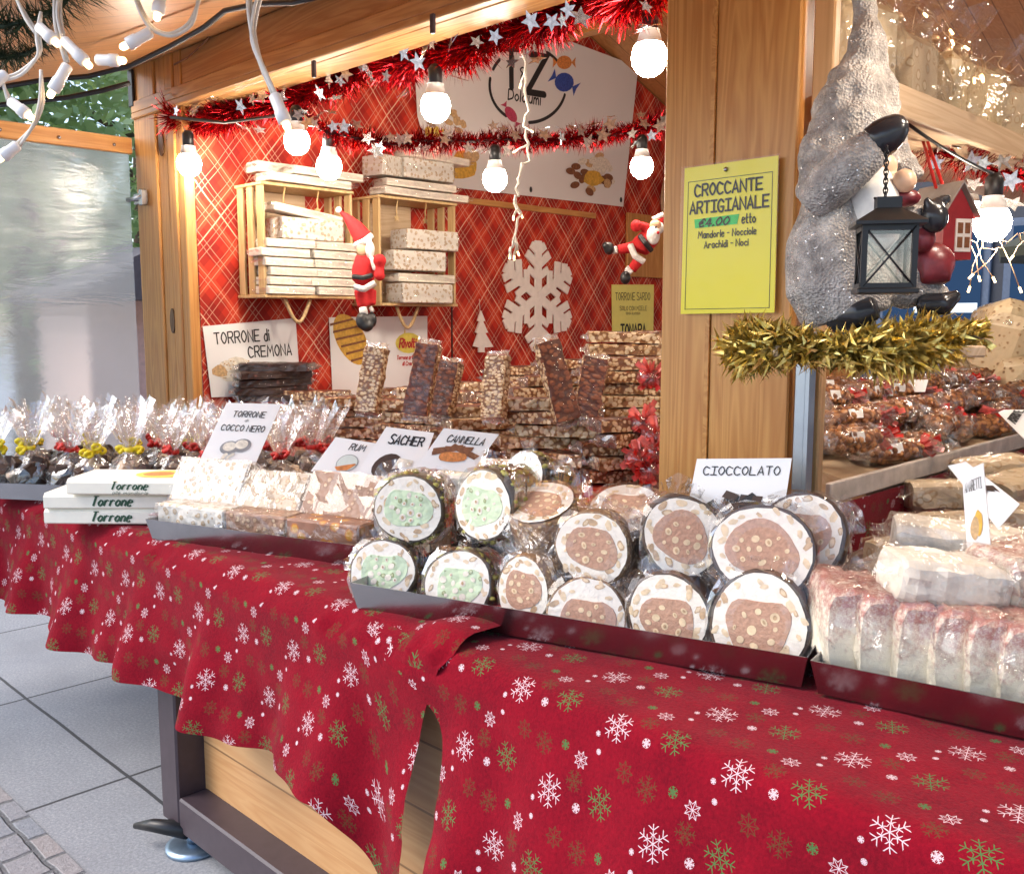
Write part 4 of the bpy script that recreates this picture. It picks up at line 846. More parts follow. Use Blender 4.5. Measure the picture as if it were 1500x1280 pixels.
# ================================================================ LIGHTS, GARLANDS, SIGNS, ORNAMENTS
BU=thing('light_bulb','bulb','light bulb',(0,0,0)); rr=.05
m=MB(); m.lathe([(.022,.070),(.025,.072),(.025,.125),(.015,.14)],14); m.build('socket',m_black,BU)
m=MB(); m.lathe([(.030,.075),(.0285,.073),(.036,.046),(.041,.0362)][::-1],20,0,True,None,False); m.lathe([(.03,.075),(.02,.077)],20,0); m.build('collar',m_white,BU)
m=MB(); m.lathe([(.001,-.056),(.02,-.053),(.037,-.042),(.049,-.022),(.0525,0),(.049,.020),(.0405,.036)],22); m.build('globe',m_globe,BU); BUK=Kind(BU)
bulbs=[(277,240,4.2,'lit bulb nearest the corner post, glowing against the wood'),(435,207,3.9,'large lit bulb hanging under the lintel near its left end'),(482,244,3.95,'lit bulb above the left crate on the rear string'),(638,156,3.35,'lit bulb at the left edge of the white banner'),
 (725,262,4.1,'lit bulb on the rear string below the banner letters'),(940,244,4.4,'lit bulb on the rear string beside the right edge of the banner'),(951,84,2.8,'largest lit bulb, hanging beside the top of the pillar'),(1453,326,2.8,'lit bulb under the shelf near the right edge of the photo'),(1422,308,4.6,'small lit bulb behind another under the right shelf')]
BP=[]
for px,py,D,lb in bulbs: p=PD(px,py,D); BP.append(p); BUK.put(Matrix.Translation(p),lb,'festoon bulbs')
for p,lb in((V((-.48,2.0,2.25)),'lit bulb just beyond the right edge of the photo, nearest the gnome'),(V((-.05,1.95,2.25)),'lit bulb at the far right end of the front string'),(V((-.45,3.3,2.6)),'added lit bulb out of view, brightening the gift bags on the hanging shelf')): BUK.put(Matrix.Translation(p),lb,'festoon bulbs')  # the last bulb is an added, unseen one that brightens the gift bag shelf
def sag(a,b,n=10,s=.03): return [a.lerp(b,i/n)-V((0,0,s*4*(i/n)*(1-i/n))) for i in range(n+1)]
def chain(ps,s=.02):
    o=[]
    for a,b in zip(ps,ps[1:]): o+=sag(a,b,8,s)[:-1]
    return o+[ps[-1]]
up=V((0,0,.125))
def cable(name,label,path,r=.007,mat=None,cat='cable'): m=MB(); m.tube(path,r,6); return tag(m.build(name,mat or m_black),label,cat)
cable('festoon_cable','black bulb cable under the right hanging shelf',chain([V((-1.05,2.5,2.10)),BP[7]+up*1.1,BP[8]+up],.01),.0045)
# ---- tinsel
def star2d(r,n=5,k=.45): return [((r if i%2==0 else r*k)*math.sin(PI*i/n),(r if i%2==0 else r*k)*math.cos(PI*i/n)) for i in range(2*n)]
def tinsel(name,label,path,rad,dens,mat,stars=0,seed=0,wd=.0035,cat='garland',srad=.035,droop=0,curl=.006):
    random.seed(seed); t=thing(name,label,cat,path[0]); m=MB(); P=[V(p) for p in path]; seg=[(b-a).length for a,b in zip(P,P[1:])]; Lt=sum(seg)
    def at(s):
        for (a,b),l in zip(zip(P,P[1:]),seg):
            if s<=l: return a.lerp(b,s/l),(b-a).normalized()
            s-=l
        return P[-1],(P[-1]-P[-2]).normalized()
    m.tube(P,.006,5); n=int(Lt*dens)
    for k in range(n):
        p,d=at(rnd()*Lt); q=V((ru(-1,1),ru(-1,1),ru(-1,1))); q=(q-d*q.dot(d)).normalized(); r_=rad*ru(.55,1.1)*(1+.25*math.sin(p.x*17+p.y*11)); q=(q+d*ru(-.6,.6)-V((0,0,droop))).normalized()
        mid=p+q*r_*.55+V((ru(-curl,curl),ru(-curl,curl),ru(-curl,curl)*.5)); e=p+q*r_; a=d.cross(q).normalized()*wd/2*ru(.7,1.3); a=(a+d*ru(-.5,.5)*wd)*.8
        m.add([p-a,p+a,mid+a,e,mid-a],[(0,1,2,4),(4,2,3)])
    m.build('strands',mat,t)
    if stars:
        sm=MB(); sm.prism(star2d(srad),-.0008,.0008); s0=None
        for k in range(stars):
            p,d=at((k+ru(.1,.9))/stars*Lt); q=V((ru(-1,1),ru(-1,1),ru(-1,.7)))+tocam(p)*.9; q=(q-d*q.dot(d)).normalized(); T=frame(p+q*rad*ru(.75,1.15),V((ru(-1,1),ru(-1,1),ru(-1,1))),q+V((ru(-.5,.5),ru(-.5,.5),ru(-.5,.5))))@Matrix.Scale(ru(.7,1.2),4)
            if s0 is None: s0=sm.build('foil_star',m_silver); o=s0
            else: o=s0.copy(); sc.collection.objects.link(o)
            o.parent=t; o.matrix_basis=wm(t).inverted()@T
    return t
def pxpath(l): return [PD(x,y,D) for x,y,D in l]
TF=[(250,168,3.85),(300,180,3.8),(345,160,3.7),(400,150,3.6),(440,140,3.5),(480,118,3.4),(540,92,3.3),(600,88,3.1),(650,78,3.0),(700,62,2.9),(760,40,2.8),(820,15,2.65),(880,-5,2.55),(930,-12,2.4),(990,-30,2.3)]
TF=[(x,y,D*1.13) for x,y,D in TF]
TB=[(250,172,4.2),(330,180,4.1),(440,165,3.9),(470,190,3.92),(520,203,3.95),(570,212,4.0),(620,206,4.05),(680,208,4.1),(740,205,4.15),(800,208,4.2),(850,202,4.3),(900,198,4.35),(945,186,4.45),(975,178,4.5)]
cable('festoon_cable','black bulb cable running along the lintel inside the red tinsel',pxpath(TF)); cable('festoon_cable','black bulb cable of the rear string in front of the banner',pxpath(TB))
tinsel('tinsel_garland','red tinsel garland with silver stars running up along the lintel to the pillar',[p-V((0,0,.008)) for p in pxpath(TF)],.10,4200,m_tred,66,3,.0055)
tinsel('tinsel_garland','red tinsel garland with silver stars sagging across the white banner',pxpath(TB[2:]),.072,2800,m_tred,48,5,.005)
tinsel('tinsel_garland','red tinsel garland with silver stars under the right hanging shelf',pxpath([(1325,190,2.95),(1350,205,2.9),(1385,228,2.9),(1420,235,2.9),(1460,250,2.9),(1510,262,2.9)]),.085,2300,m_tred,18,8)
# gold tinsel round the gnome shelf
gs=pxpath([(1085,512,2.05),(1120,505,1.98),(1165,508,1.93),(1215,515,1.9),(1270,512,1.9),(1330,508,1.92),(1385,500,1.96),(1430,492,2.0)]); tinsel('tinsel_garland','gold tinsel garland wound round the edge of the gnome shelf',gs,.066,5600,m_tgold,0,11,.011,droop=.1,curl=.022)
# ---- signs
def sign(name,label,px,o,n,lines,mat=None,group=None,cat='sign',th=.12,pics=None,ink=None):
    t,fn,nn=card(name,label,px,o,n,cat,group,mat); m=MB()
    for s_,u0,u1,v0,v1,*r in lines: text(m,s_,fn,nn,u0,u1,v0,v1,r[0] if r else th,0,r[1] if len(r)>1 else 0)
    if m.v: m.build('lettering',ink or m_ink,t)
    if pics: p=MB(); pics(p,fn,nn); p.build('picture',PICM,t)
    return t,fn,nn
PICM=[m_brown,m_tan,m_honey,m_pale,m_choc,m_orange,m_grey,m_glassprint,m_yprint,m_ink,m_blue,m_pink]
yp=PY(1070,340,2.086)
t,fn,nn=sign('price_sign','yellow sign for nut brittle with a green price patch on the pillar',[(997,460),(1134,458),(1140,228),(1003,247)],yp,(0,-1,0),[('CROCCANTE',.13,.85,.80,.875,.19),('ARTIGIANALE',.08,.92,.685,.76,.19),('etto',.65,.79,.592,.65,.17),('Mandorle - Nocciole',.18,.80,.515,.56,.16),('Arachidi - Noci',.25,.72,.445,.49,.16)],m_yellow)
m=MB(); c_=[fn(u,v) for u,v in((.14,.585),(.60,.59),(.62,.655),(.13,.645))]; m.add([p+nn*.0012 for p in c_],[(0,1,2,3)]); g_=m.build('price_patch',m_green,t); m=MB(); text(m,'€4,00',fn,nn+V((0,0,0)),.18,.52,.592,.642,.22,0,.25); 
for i,p in enumerate(m.v): m.v[i]=p+nn*.0012
m.build('price',m_ink,g_)
m=MB(); 
for a,b,c2,d in((.05,.03,.95,.034),(.05,.90,.95,.904)): m.add([fn(a,b)+nn*.001,fn(c2,b)+nn*.001,fn(c2,d)+nn*.001,fn(a,d)+nn*.001],[(0,1,2,3)])
for a in(.05,.95): m.add([fn(a-.003,.03)+nn*.0009,fn(a+.003,.03)+nn*.0009,fn(a+.003,.904)+nn*.0009,fn(a-.003,.904)+nn*.0009],[(0,1,2,3)])
m.build('border_line',m_ink,t); m=MB(); m.ell(fn(.47,.955)+nn*.003,.006); m.build('nail',m_steel,t)
m=MB(); m.add([fn(u,v)+nn*.0032 for u,v in((-.03,-.012),(1.02,-.012),(1.02,1.01),(-.03,1.01))],[(0,1,2,3)]); m.build('plastic_sleeve',film('sleeve_film',.012,.003,bs=9,bst=.12,rough=.1,fr=.2),t)
wx=lambda px,d=.012: None
WN=(1,0,0)
def pic_cremona(p,fn,n):
    for u,v,a,b,an in((.20,.42,.10,.10,.2),(.33,.46,.12,.09,-.3),(.22,.30,.12,.09,.1),(.40,.36,.12,.08,.4),(.12,.36,.08,.09,0)): blob(p,fn,n,u,v,a,b,3 if u>.15 else 1,an,.0012,9,.3)
    for k in range(26): blob(p,fn,n,ru(.1,.48),ru(.24,.5),.012,.009,1,rnd()*3,.0019,6)
sign('wall_sign','white sheet reading TORRONE di CREMONA pinned to the red plaid wall',[(310,582),(441,578),(433,466),(297,478)],(XW+.012,0,0),WN,[('TORRONE di',.10,.68,.74,.89,.13),('CREMONA',.44,.92,.53,.67,.14)],None,None,'sign',.12,pic_cremona)
def pic_honey(p,fn,n):
    blob(p,fn,n,.20,.74,.145,.31,2,.32,.0011,24)
    for k in range(6):
        q=.155-.012*abs(k-2); x,y=.115+.035*k,.93-.085*k; pol(p,fn,n,[(x-q*.85,y-.03),(x+q*.85,y+.035),(x+q*.85,y+.06),(x-q*.85,y-.002)],0,.0018+.0001*k)
    pol(p,fn,n,[(.32,.30),(.40,.38),(.43,.16),(.38,.14)],8,.003); pol(p,fn,n,[(.22,0.0),(.5,0.0),(.48,.18),(.25,.18)],8,.0035)
    blob(p,fn,n,.79,.69,.14,.12,8,0,.0012); pol(p,fn,n,[(.735,.72),(.75,.88),(.765,.72)],8,.002)
t,fn,nn=sign('honey_poster','white poster with a honey dipper and yellow logo hanging below the crates',[(488,590),(626,588),(626,463),(482,465)],(XW+.012,0,0),WN,[],None,None,'poster',.12,pic_honey)
m=MB()
for s_,u0,u1,v0,v1,th in(('Rivoltini',.69,.92,.64,.74,.2),('Torrone artigianale',.66,.93,.50,.545,.2),('di Cremona',.72,.89,.43,.475,.2)): text(m,s_,fn,nn,u0,u1,v0,v1,th,0,.2)
for i,p in enumerate(m.v): m.v[i]=p+nn*.0012
m.build('lettering',m_inkred,t)
sign('wall_sign','small yellow card reading TORRONE SARDO on the wall beside the pillar',[(897,492),(957,492),(958,417),(896,417)],(XW+.012,0,0),WN,[('TORRONE SARDO',.08,.90,.70,.84,.09),('SOLO CON MIELE',.18,.82,.50,.58,.11),('SENZA GLUCOSIO',.32,.66,.42,.46,.14),('TONARA',.2,.8,.02,.22,.2)],plain('pale_yellow_card',(.88,.82,.22),.5,var=.03))
# cards on the counter
def pic_coco(p,fn,n):
    for u,v in((.42,.36),(.62,.40)): blob(p,fn,n,u,v,.17,.095,6,0); blob(p,fn,n,u-.01,v+.015,.115,.065,3,0,.002)
    for k in range(7): blob(p,fn,n,.48+ru(-.1,.1),.24+ru(-.02,.03),.04,.022,3,rnd(),.0026)
def mid(px): return sum(q[0] for q in px)/4,sum(q[1] for q in px)/4
def ccard(label,px,D,tilt,yaw,lines,pic,mat=None,cat='price card'):
    x,y=mid(px); o=PD(x,y,D); return sign('name_card',label,px,o,tocam(o,tilt,yaw),lines,mat,'cards standing among the sweets',cat,.13,pic)
t,fn,nn=ccard('tall white card reading TORRONE COCCO NERO with a halved coconut',[(285,690),(366,698),(412,592),(332,590)],3.1,.45,-.15,[('TORRONE',.22,.80,.80,.88,.14),('di',.48,.54,.735,.77,.14),('COCCO NERO',.12,.90,.60,.68,.14)],pic_coco)
def pic_rum(p,fn,n): blob(p,fn,n,.62,.30,.22,.28,6,.5,.0012); blob(p,fn,n,.62,.30,.205,.26,7,.5,.0015); pol(p,fn,n,[(.42,.16),(.52,.06),(.72,.08),(.83,.28),(.78,.30)],5,.0022)
ccard('white card reading RUM with a glass, left of the chocolate cake card',[(455,690),(525,694),(556,650),(492,640)],2.95,.5,-.1,[('RUM',.45,.78,.70,.88,.13)],pic_rum)
def pic_sach(p,fn,n): blob(p,fn,n,.42,.22,.24,.26,4,.15); pol(p,fn,n,[(.52,.16),(.82,.24),(.82,.36),(.56,.40)],3,.002)
ccard('white card with a dark chocolate cake behind the cinnamon card, lettered SACHER',[(520,697),(612,700),(636,634),(566,625)],2.85,.5,-.1,[('SACHER',.22,.86,.68,.86,.15)],pic_sach)
def pic_cann(p,fn,n):
    for a,b,c2,d,w_ in((.08,.44,.55,.60,.05),(.10,.36,.60,.58,.05),(.35,.60,.92,.36,.06),(.25,.52,.75,.56,.05)): 
        q=[V((a,b,0)),V((c2,d,0))]; e=V((-(d-b),c2-a,0)).normalized()*w_; pol(p,fn,n,[tuple((q[0]-e)[:2]),tuple((q[1]-e)[:2]),tuple((q[1]+e)[:2]),tuple((q[0]+e)[:2])],0)
    blob(p,fn,n,.5,.32,.26,.13,5,0,.002,14,.15)
ccard('white card reading CANNELLA with cinnamon sticks',[(610,684),(690,692),(731,636),(650,627)],2.75,.5,-.05,[('CANNELLA',.20,.86,.68,.85,.13)],pic_cann)
def pic_cioc(p,fn,n):
    for k in range(17): 
        u,v=ru(.26,.74),ru(.18,.42); v=.2+(v-.18)*(1-abs(u-.5)*1.6); q=.10; a=rnd()*3; pol(p,fn,n,[(u+q*math.cos(a+b)*.9,v+q*1.0*math.sin(a+b)) for b in(0,1.2,3.1,4.3)],4 if k%3 else 9,.0011+k*.0001)
px=[(1003,762),(1145,768),(1160,671),(1021,672)]; o=T2@V((.98,.40,1.2)); x,y=mid(px)
t,fn,nn=sign('name_card','white card reading CIOCCOLATO with dark chocolate pieces in front of the pillar',px,PD(x,y,2.02),tocam(o,.35,-.05),[('CIOCCOLATO',.10,.90,.74,.87,.13)],None,'cards standing among the sweets','price card',.13,pic_cioc)
def pic_amar(p,fn,n): blob(p,fn,n,.42,.30,.20,.13,1,.2,.0012,14,.2); blob(p,fn,n,.60,.36,.20,.14,2,.2,.0016,14,.2)
ccard('narrow white card reading AMARETTI standing among the cream cakes',[(1417,812),(1452,812),(1440,678),(1409,692)],1.75,.1,-.5,[('AMARETTI',.10,.88,.74,.86,.05)],pic_amar)
def pic_dark(p,fn,n):
    for k in range(9): u=ru(.45,.8); pol(p,fn,n,[(u-.15,.45+ru(-.1,.1)),(u+.1,.40+ru(-.1,.1)),(u+.12,.45),(u-.1,.52)],4,.0012+k*.0001)
ccard('white card with dark chocolate sticks lying behind the amaretti card',[(1462,775),(1494,738),(1415,676),(1388,682)],1.95,.6,-.2,[],pic_dark)
ccard('white card cut off by the right edge, lying over the nut tray rail',[(1512,655),(1540,600),(1470,600),(1462,604)],2.55,.7,-.1,[('TORRONE',.15,.9,.55,.75,.13)],None)
ccard('small blank white card among the nut bags',[(1318,574),(1355,574),(1360,556),(1320,556)],3.6,.3,0,[],None)
# ---- banner
bn=[(640,272),(913,303),(935,98),(707,13),(605,47),(612,170)]; t=thing('shop_banner','white pentagonal banner lettered T&Z Dolciumi with painted sweets under the gable','banner',PX(780,160,XW+.02)); P_=[PX(x,y,XW+.03) for x,y in bn]; m=MB(); b_=[p-V((.004,0,0)) for p in P_]; n_=len(P_)
m.add(P_+b_,[tuple(range(n_)),tuple(range(n_,2*n_))[::-1]]+[(i,n_+i,n_+(i+1)%n_,(i+1)%n_) for i in range(n_)]); m.build('sheet',m_banner,t)
W_=lambda u,v: PX(u,v,XW+.03); N_=V((1,0,0)); qf=lambda bl,br,tr,tl: quadfn([W_(*q) for q in(bl,br,tr,tl)])
m=MB(); text(m,'T',qf((741,128),(757,130),(760,73),(737,71)),N_,0,1,0,1,.18); text(m,'&',qf((762,116),(771,117),(772,100),(762,99)),N_,0,1,0,1,.14); text(m,'Z',qf((772,135),(797,139),(800,84),(777,80)),N_,0,1,0,1,.18)
text(m,'Dolciumi',qf((744,146),(791,154),(792,138),(745,131)),N_,0,1,.0,1,.16)
def arc(a0,a1): ribbon(m,[W_(773+56*math.cos(a),125+55*math.sin(a)-.0*a) for a in [R(a0+(a1-a0)*i/16) for i in range(17)]],N_,.02)
arc(15,88); arc(125,190); arc(205,222); arc(300,320)
m.build('lettering',m_ink,t)
m=MB(); ff=lambda u,v: W_(u,v)
def sweet(cx,cy,a,b,an,mt):
    blob(m,ff,N_,cx,cy,a,b,mt,an,.003); blob(m,ff,N_,cx-a*.15,cy-b*.2,a*.45,b*.4,mt+0,an,.0035)
    for s_ in(-1,1):
        ex,ey=cx+s_*a*.95*math.cos(an),cy+s_*a*.95*math.sin(an); dx,dy=math.cos(an)*s_,math.sin(an)*s_
        pol(m,ff,N_,[(ex,ey),(ex+dx*a*.6-dy*b*.8,ey+dy*a*.6+dx*b*.8),(ex+dx*a*.5,ey+dy*a*.5),(ex+dx*a*.6+dy*b*.8,ey+dy*a*.6-dx*b*.8)],mt,.0025)
sweet(826,92,11,10,0,5); sweet(826,121,14,14,.5,10); sweet(748,168,13,7,1.0,11)
for k in range(16): blob(m,ff,N_,625+ru(0,28),195+ru(-6,6),4,5,8,rnd()*3,.003,6,.4)
for k in range(9): blob(m,ff,N_,668+ru(-12,14),178+ru(-14,14),7,4,1,rnd()*3,.003+k*.0001,7,.3)
blob(m,ff,N_,678,243,22,20,2,.3,.003,14,.25); blob(m,ff,N_,690,228,12,10,1,.4,.0036)
for k in range(26): blob(m,ff,N_,*(lambda a,q:(866+38*q*math.cos(a),255+28*q*math.sin(a)))(rnd()*6.28,rnd()**.5),7,5,random.choice([0,0,1,3]),rnd()*3,.003+k*.0001)
blob(m,ff,N_,868,262,16,12,2,.1,.006,12,.4); blob(m,ff,N_,882,240,12,9,3,.6,.0062)
m.build('picture',PICM,t)
for u,v in((777,278),(909,293)): m=MB(); m.ell(W_(u,v)+V((.004,0,0)),(.004,.012,.018)); m.build('eyelet',m_black,t)
# ---- crates on the wall
def crate(label,y0,y1,z0,z1,depth=.24):
    x0=XW+.004; x1=x0+depth; t=thing('wall_crate',label,'crate',(x0,y0,z0),'slatted wooden crates on the wall'); s=.014; W=y1-y0
    for i in range(3):
        for nm,y in(('side_slat',y0+s/2),('side_slat',y1-s/2)): m=MB(); x=x0+.035+i*(depth-.07)/2; m.box((x,y,(z0+z1)/2),(.05,s,z1-z0-.03),0,None,.002); m.build(nm,m_crate,t)
    m=MB(); m.box(((x0+x1)/2,(y0+y1)/2,z0+s/2),(depth,W+.01,s),0,None,.002); m.build('bottom_board',m_crate,t)
    m=MB(); m.box(((x0+x1)/2,(y0+y1)/2,z1-s/2),(depth,W+.01,s),0,None,.002); m.build('top_board',m_crate,t)
    m=MB(); m.box((x0+.006,(y0+y1)/2-.05*W,(z0+z1)/2),(.012,W*.6,z1-z0-.03),0,None,.002); m.build('back_board',m_ply,t)
    for k in(.25,.62):
        m=MB(); y=y0+W*k; m.tube([V((x1-.03,y+.01,z1-s)),V((x1-.03,y,z1-.06)),V((x1-.03,y+.004,z1-.09))],.004,5); m.prism([(a*.02,b*.02) for a,b in star2d(1,5,.5)],0,.004,0,frame(V((x1-.03,y,z1-.105)),(0,1,0),(1,0,0))); m.build('star_pendant',m_crate,t)
    m=MB(); m.tube([V((x1-.04,y0+W*.25+W*.28*i/14,z0-.002-.11*math.sin(PI*i/14))) for i in range(15)],.009,7); m.build('rope_handle',plain('jute_rope',(.50,.34,.17),.8,var=.3,nsc=80) if 'jute_rope' not in bpy.data.materials else bpy.data.materials['jute_rope'],t)
    return x0,x1
crate('left slatted wooden crate packed with flat torrone bars',2.36,2.86,1.70,2.22); crate('right slatted wooden crate holding large torrone blocks',3.02,3.54,1.67,2.22)
x1=XW+.244
LG=Kind(thing('torrone_bar','torrone bar','torrone',(0,0,0))); m=MB(); m.box((0,0,0),(.34,.15,.10),0,None,.005); m.build('bar',m_nougat,LG.root); wrap_mesh(.34,.15,.10,91,1.04,.015).build('wrapper',[m_film_flat,m_film2],LG.root)
random.seed(5); S=lambda y,z,yw=0,sx=1.2,sz=1: TR((x1-.05,y,z),R(90)+yw)@Matrix.Diagonal((sx,1.6,sz,1))
for k in range(6):
    for j,y in enumerate((2.49,2.75)): LB.put(S(y+ru(-.02,.02),1.735+.043*k,ru(-.06,.06),.85),f'flat white torrone bar, {"left" if j==0 else "right"} one in layer {ORD[k]} of the left crate','torrone bars in the left crate')
LG.put(TR((x1-.06,2.62,2.02),R(90)),'speckled torrone block above the flat bars in the left crate','torrone blocks'); LB.put(S(2.60,2.095,.05,1.3)@Matrix.Rotation(.1,4,'Y'),'tilted torrone bar topmost inside the left crate','torrone bars in the left crate')
for z,lb,y in((1.735,'lowest',3.29),(1.90,'middle',3.24),(2.01,'topmost',3.33)): LG.put(TR((x1-.02,y,z),R(90)+ru(-.04,.04)),f'speckled torrone block, {lb} inside the right crate','torrone blocks')
LB.put(S(3.32,1.815,.05,1.35,1.2),'long torrone bar sticking out of the right crate between two blocks','torrone bars at the right crate')
for k in range(2): LB.put(S(2.62+.1*k,2.245+.043*k,.05,1.55-.2*k),f'torrone bar on top of the left crate, {["lower","upper"][k]} one','torrone bars on the crates')
LB.put(TR((x1-.14,2.56,2.30),R(90))@Matrix.Diagonal((1.1,1.5,1.3,1)),'torrone bar highest on the left crate under the bulb','torrone bars on the crates')
for k,(y,z,sx) in enumerate(((3.2,2.245,1.1),(3.45,2.245,1.1),(3.30,2.29,1.5),(3.42,2.445,1.5),(3.25,2.49,1.2))): LB.put(S(y,z,ru(-.1,.1),sx),f'torrone bar on top of the right crate, {["front left","front right","second layer","above the block","highest"][k]}','torrone bars on the crates')
LG.put(TR((x1-.08,3.36,2.375),R(90)),'speckled torrone block on top of the right crate','torrone blocks'); LG.put(TR((x1-.1,3.14,2.375),R(90)+.1)@Matrix.Scale(.55,4,(1,0,0)),'half torrone block on top of the right crate, left of the larger one','torrone blocks')
# ---- wooden snowflake and fir on the wall
def flake_thing():
    c_=PX(788,435,XW+.02); Rr=(PX(788,352,XW).z-PX(788,518,XW).z)/2; t=tag(None or thing('wooden_snowflake','large white cut wood snowflake hanging on the red plaid wall','ornament',c_)); m=MB(); k_=0
    def armbox(a,r0,r1,w_,off=0,ang=0):
        nonlocal k_; k_+=1; dz=.00035*k_
        T=frame(V((c_.x+dz*.3,c_.y,c_.z)),(0,math.cos(a),math.sin(a)),(1,0,0))@Matrix.Translation((off,0,0))@Matrix.Rotation(ang,4,'Z'); m.box(((r0+r1)/2,0,0),(r1-r0,w_,.014),0,T,.002)
    for i in range(6):
        a=R(90)+i*PI/3; armbox(a,0,Rr*.98,Rr*.17)
        for s_ in(-1,1):
            armbox(a,0,Rr*.36,Rr*.15,Rr*.55,s_*R(55)); armbox(a,0,Rr*.22,Rr*.14,Rr*.78,s_*R(55)); armbox(a,0,Rr*.30,Rr*.13,Rr*.34,s_*R(60))
    m.build('panel',m_cutwood,t); return t
flake_thing()
t=thing('wooden_fir','small pale wooden fir tree ornament hanging beside the snowflake','ornament',PX(704,480,XW+.02)); m=MB()
q=lambda x,y: PX(x,y,XW+.02); pr=[(703,455),(709,470),(706,471),(713,487),(709,488),(721,508),(708,509),(708,516),(700,516),(700,509),(692,507),(699,488),(695,487),(701,471),(698,470)]; P_=[q(x,y) for x,y in pr]; m.loft([P_,[p+V((.012,0,0)) for p in P_]],0,False); m.build('panel',m_cutwood,t); m=MB(); m.tube([q(703,455),q(702,438)],.002,5); m.build('hanger',m_cable,t)
# ---- felt dolls
def doll(name,label,parts,D):
    t=thing(name,label,'doll',PD(*parts['c'],D)); 
    for nm,mat,vox,prim in [(a_,b_,c_,d_) for a_,b_,c_,pp in parts['p'] for d_ in ([[x_] for x_ in pp] if a_=='fleece_trim' else [pp])]:
        m=MB()
        for k,*a in prim:
            if k=='e': x,y,d,r=a; sc_=D/F; r=r if isinstance(r,tuple) else (r,r,r); T=frame(PD(x,y,D+d),RT,-FW)@Matrix.Diagonal((1,1,1,1)); m.ell((0,0,0),tuple(v*sc_ for v in r),0,14,10,T)
            else: pts,rs=a; m.tube([PD(x,y,D+d) for x,y,d in pts],[v*D/F for v in rs],10)
        o=m.build(nm,mat,t); remesh(o,vox,3)
    return t
doll('felt_doll','red felt doll with white beard and long pointed hat hanging between the crates',{'c':(535,400),'p':[
 ('suit',m_red,.007,[('t',[(534,375,0),(533,392,0),(532,412,0)],[13,17,17]),('e',532,398,0,(17,24,14)),('t',[(528,425,0),(531,450,-.01)],[10,8]),('t',[(543,425,.02),(544,447,.01)],[9,7]),('t',[(542,380,-.02),(556,388,-.05),(556,402,-.06)],[8,8,7]),('e',556,382,-.06,10),('e',556,404,-.06,8)]),
 ('hat',m_red,.006,[('t',[(534,352,0),(522,335,0),(508,318,0),(497,309,0)],[15,12,6,2])]),
 ('fleece_trim',m_wfur,.005,[('t',[(520,360,-.02),(533,354,-.05),(545,345,-.02)],[5,5,5]),('e',496,308,0,5),('t',[(519,420,-.05),(533,424,-.06),(550,414,-.05)],[5,5,5]),('t',[(527,457,-.02),(538,455,-.02)],[7,7]),('t',[(542,455,0),(547,452,0)],[5,5])]),
 ('beard',m_wfur,.005,[('e',542,366,-.05,(7,13,7)),('e',540,352,-.04,(5,8,5)),('t',[(546,378,-.06),(549,396,-.06)],[5,3])]),
 ('face',m_skin,.005,[('e',531,366,-.03,(9,11,8))]),
 ('belt',m_black,.004,[('t',[(517,405,-.03),(532,407,-.06),(546,403,-.05)],[4,4,4])]),
 ('boot',m_black,.006,[('e',531,470,-.03,(10,13,9)),('e',544,469,-.01,(8,12,8)),('e',537,478,-.03,(10,8,8))])]},4.25)
doll('felt_doll','red felt doll with white beard climbing sideways on a small board beside the pillar',{'c':(935,360),'p':[
 ('suit',m_red,.007,[('t',[(955,345,0),(940,360,0),(936,368,0)],[15,16,14]),('t',[(930,362,0),(905,366,0)],[9,7]),('t',[(938,378,0),(925,396,0)],[9,7]),('t',[(950,335,-.02),(938,330,-.04)],[7,6]),('e',932,331,-.05,9)]),
 ('hat',m_red,.006,[('t',[(965,325,0),(975,318,0),(988,330,.02)],[9,8,3])]),
 ('fleece_trim',m_wfur,.005,[('t',[(923,358,-.03),(930,375,-.04),(944,384,-.03)],[5,5,5]),('t',[(900,361,0),(901,372,0)],[5,5]),('t',[(917,392,0),(926,400,0)],[5,5]),('t',[(956,322,-.02),(972,314,-.02)],[4,4])]),
 ('beard',m_wfur,.005,[('e',957,345,-.06,(10,14,8)),('e',966,334,-.04,(7,9,6))]),('face',m_skin,.005,[('e',960,330,-.05,(9,8,7))]),
 ('nose',m_red,.003,[('e',964,341,-.11,2.5)]),('eye',m_black,.003,[('e',961,333,-.10,2)]),('belt',m_black,.004,[('t',[(937,345,-.05),(945,356,-.07),(955,368,-.05)],[4,4,4])]),
 ('boot',m_black,.006,[('e',892,364,-.01,(8,10,8)),('e',916,407,-.01,(8,10,8)),('e',888,360,-.02,(6,6,6))])]},4.5)
t=thing('wooden_board','small wooden board fixed to the wall behind the climbing felt doll','board',PX(945,360,XW+.02)); m=MB(); a,b=PX(917,405,XW+.02),PX(985,320,XW+.02); m.box((a+b)/2,(.02,b.y-a.y,b.z-a.z),0,None,.003); m.build('panel',m_pine_z,t)
t=thing('wooden_disc','pale rounded wooden cutout half hidden behind the pillar','ornament',PX(985,290,XW+.02)); m=MB(); m.lathe([(.30,0),(.30,.014)],30,0,False,frame(PX(1003,297,XW+.015),(0,1,0),(1,0,0))); m.build('panel',m_ply,t)
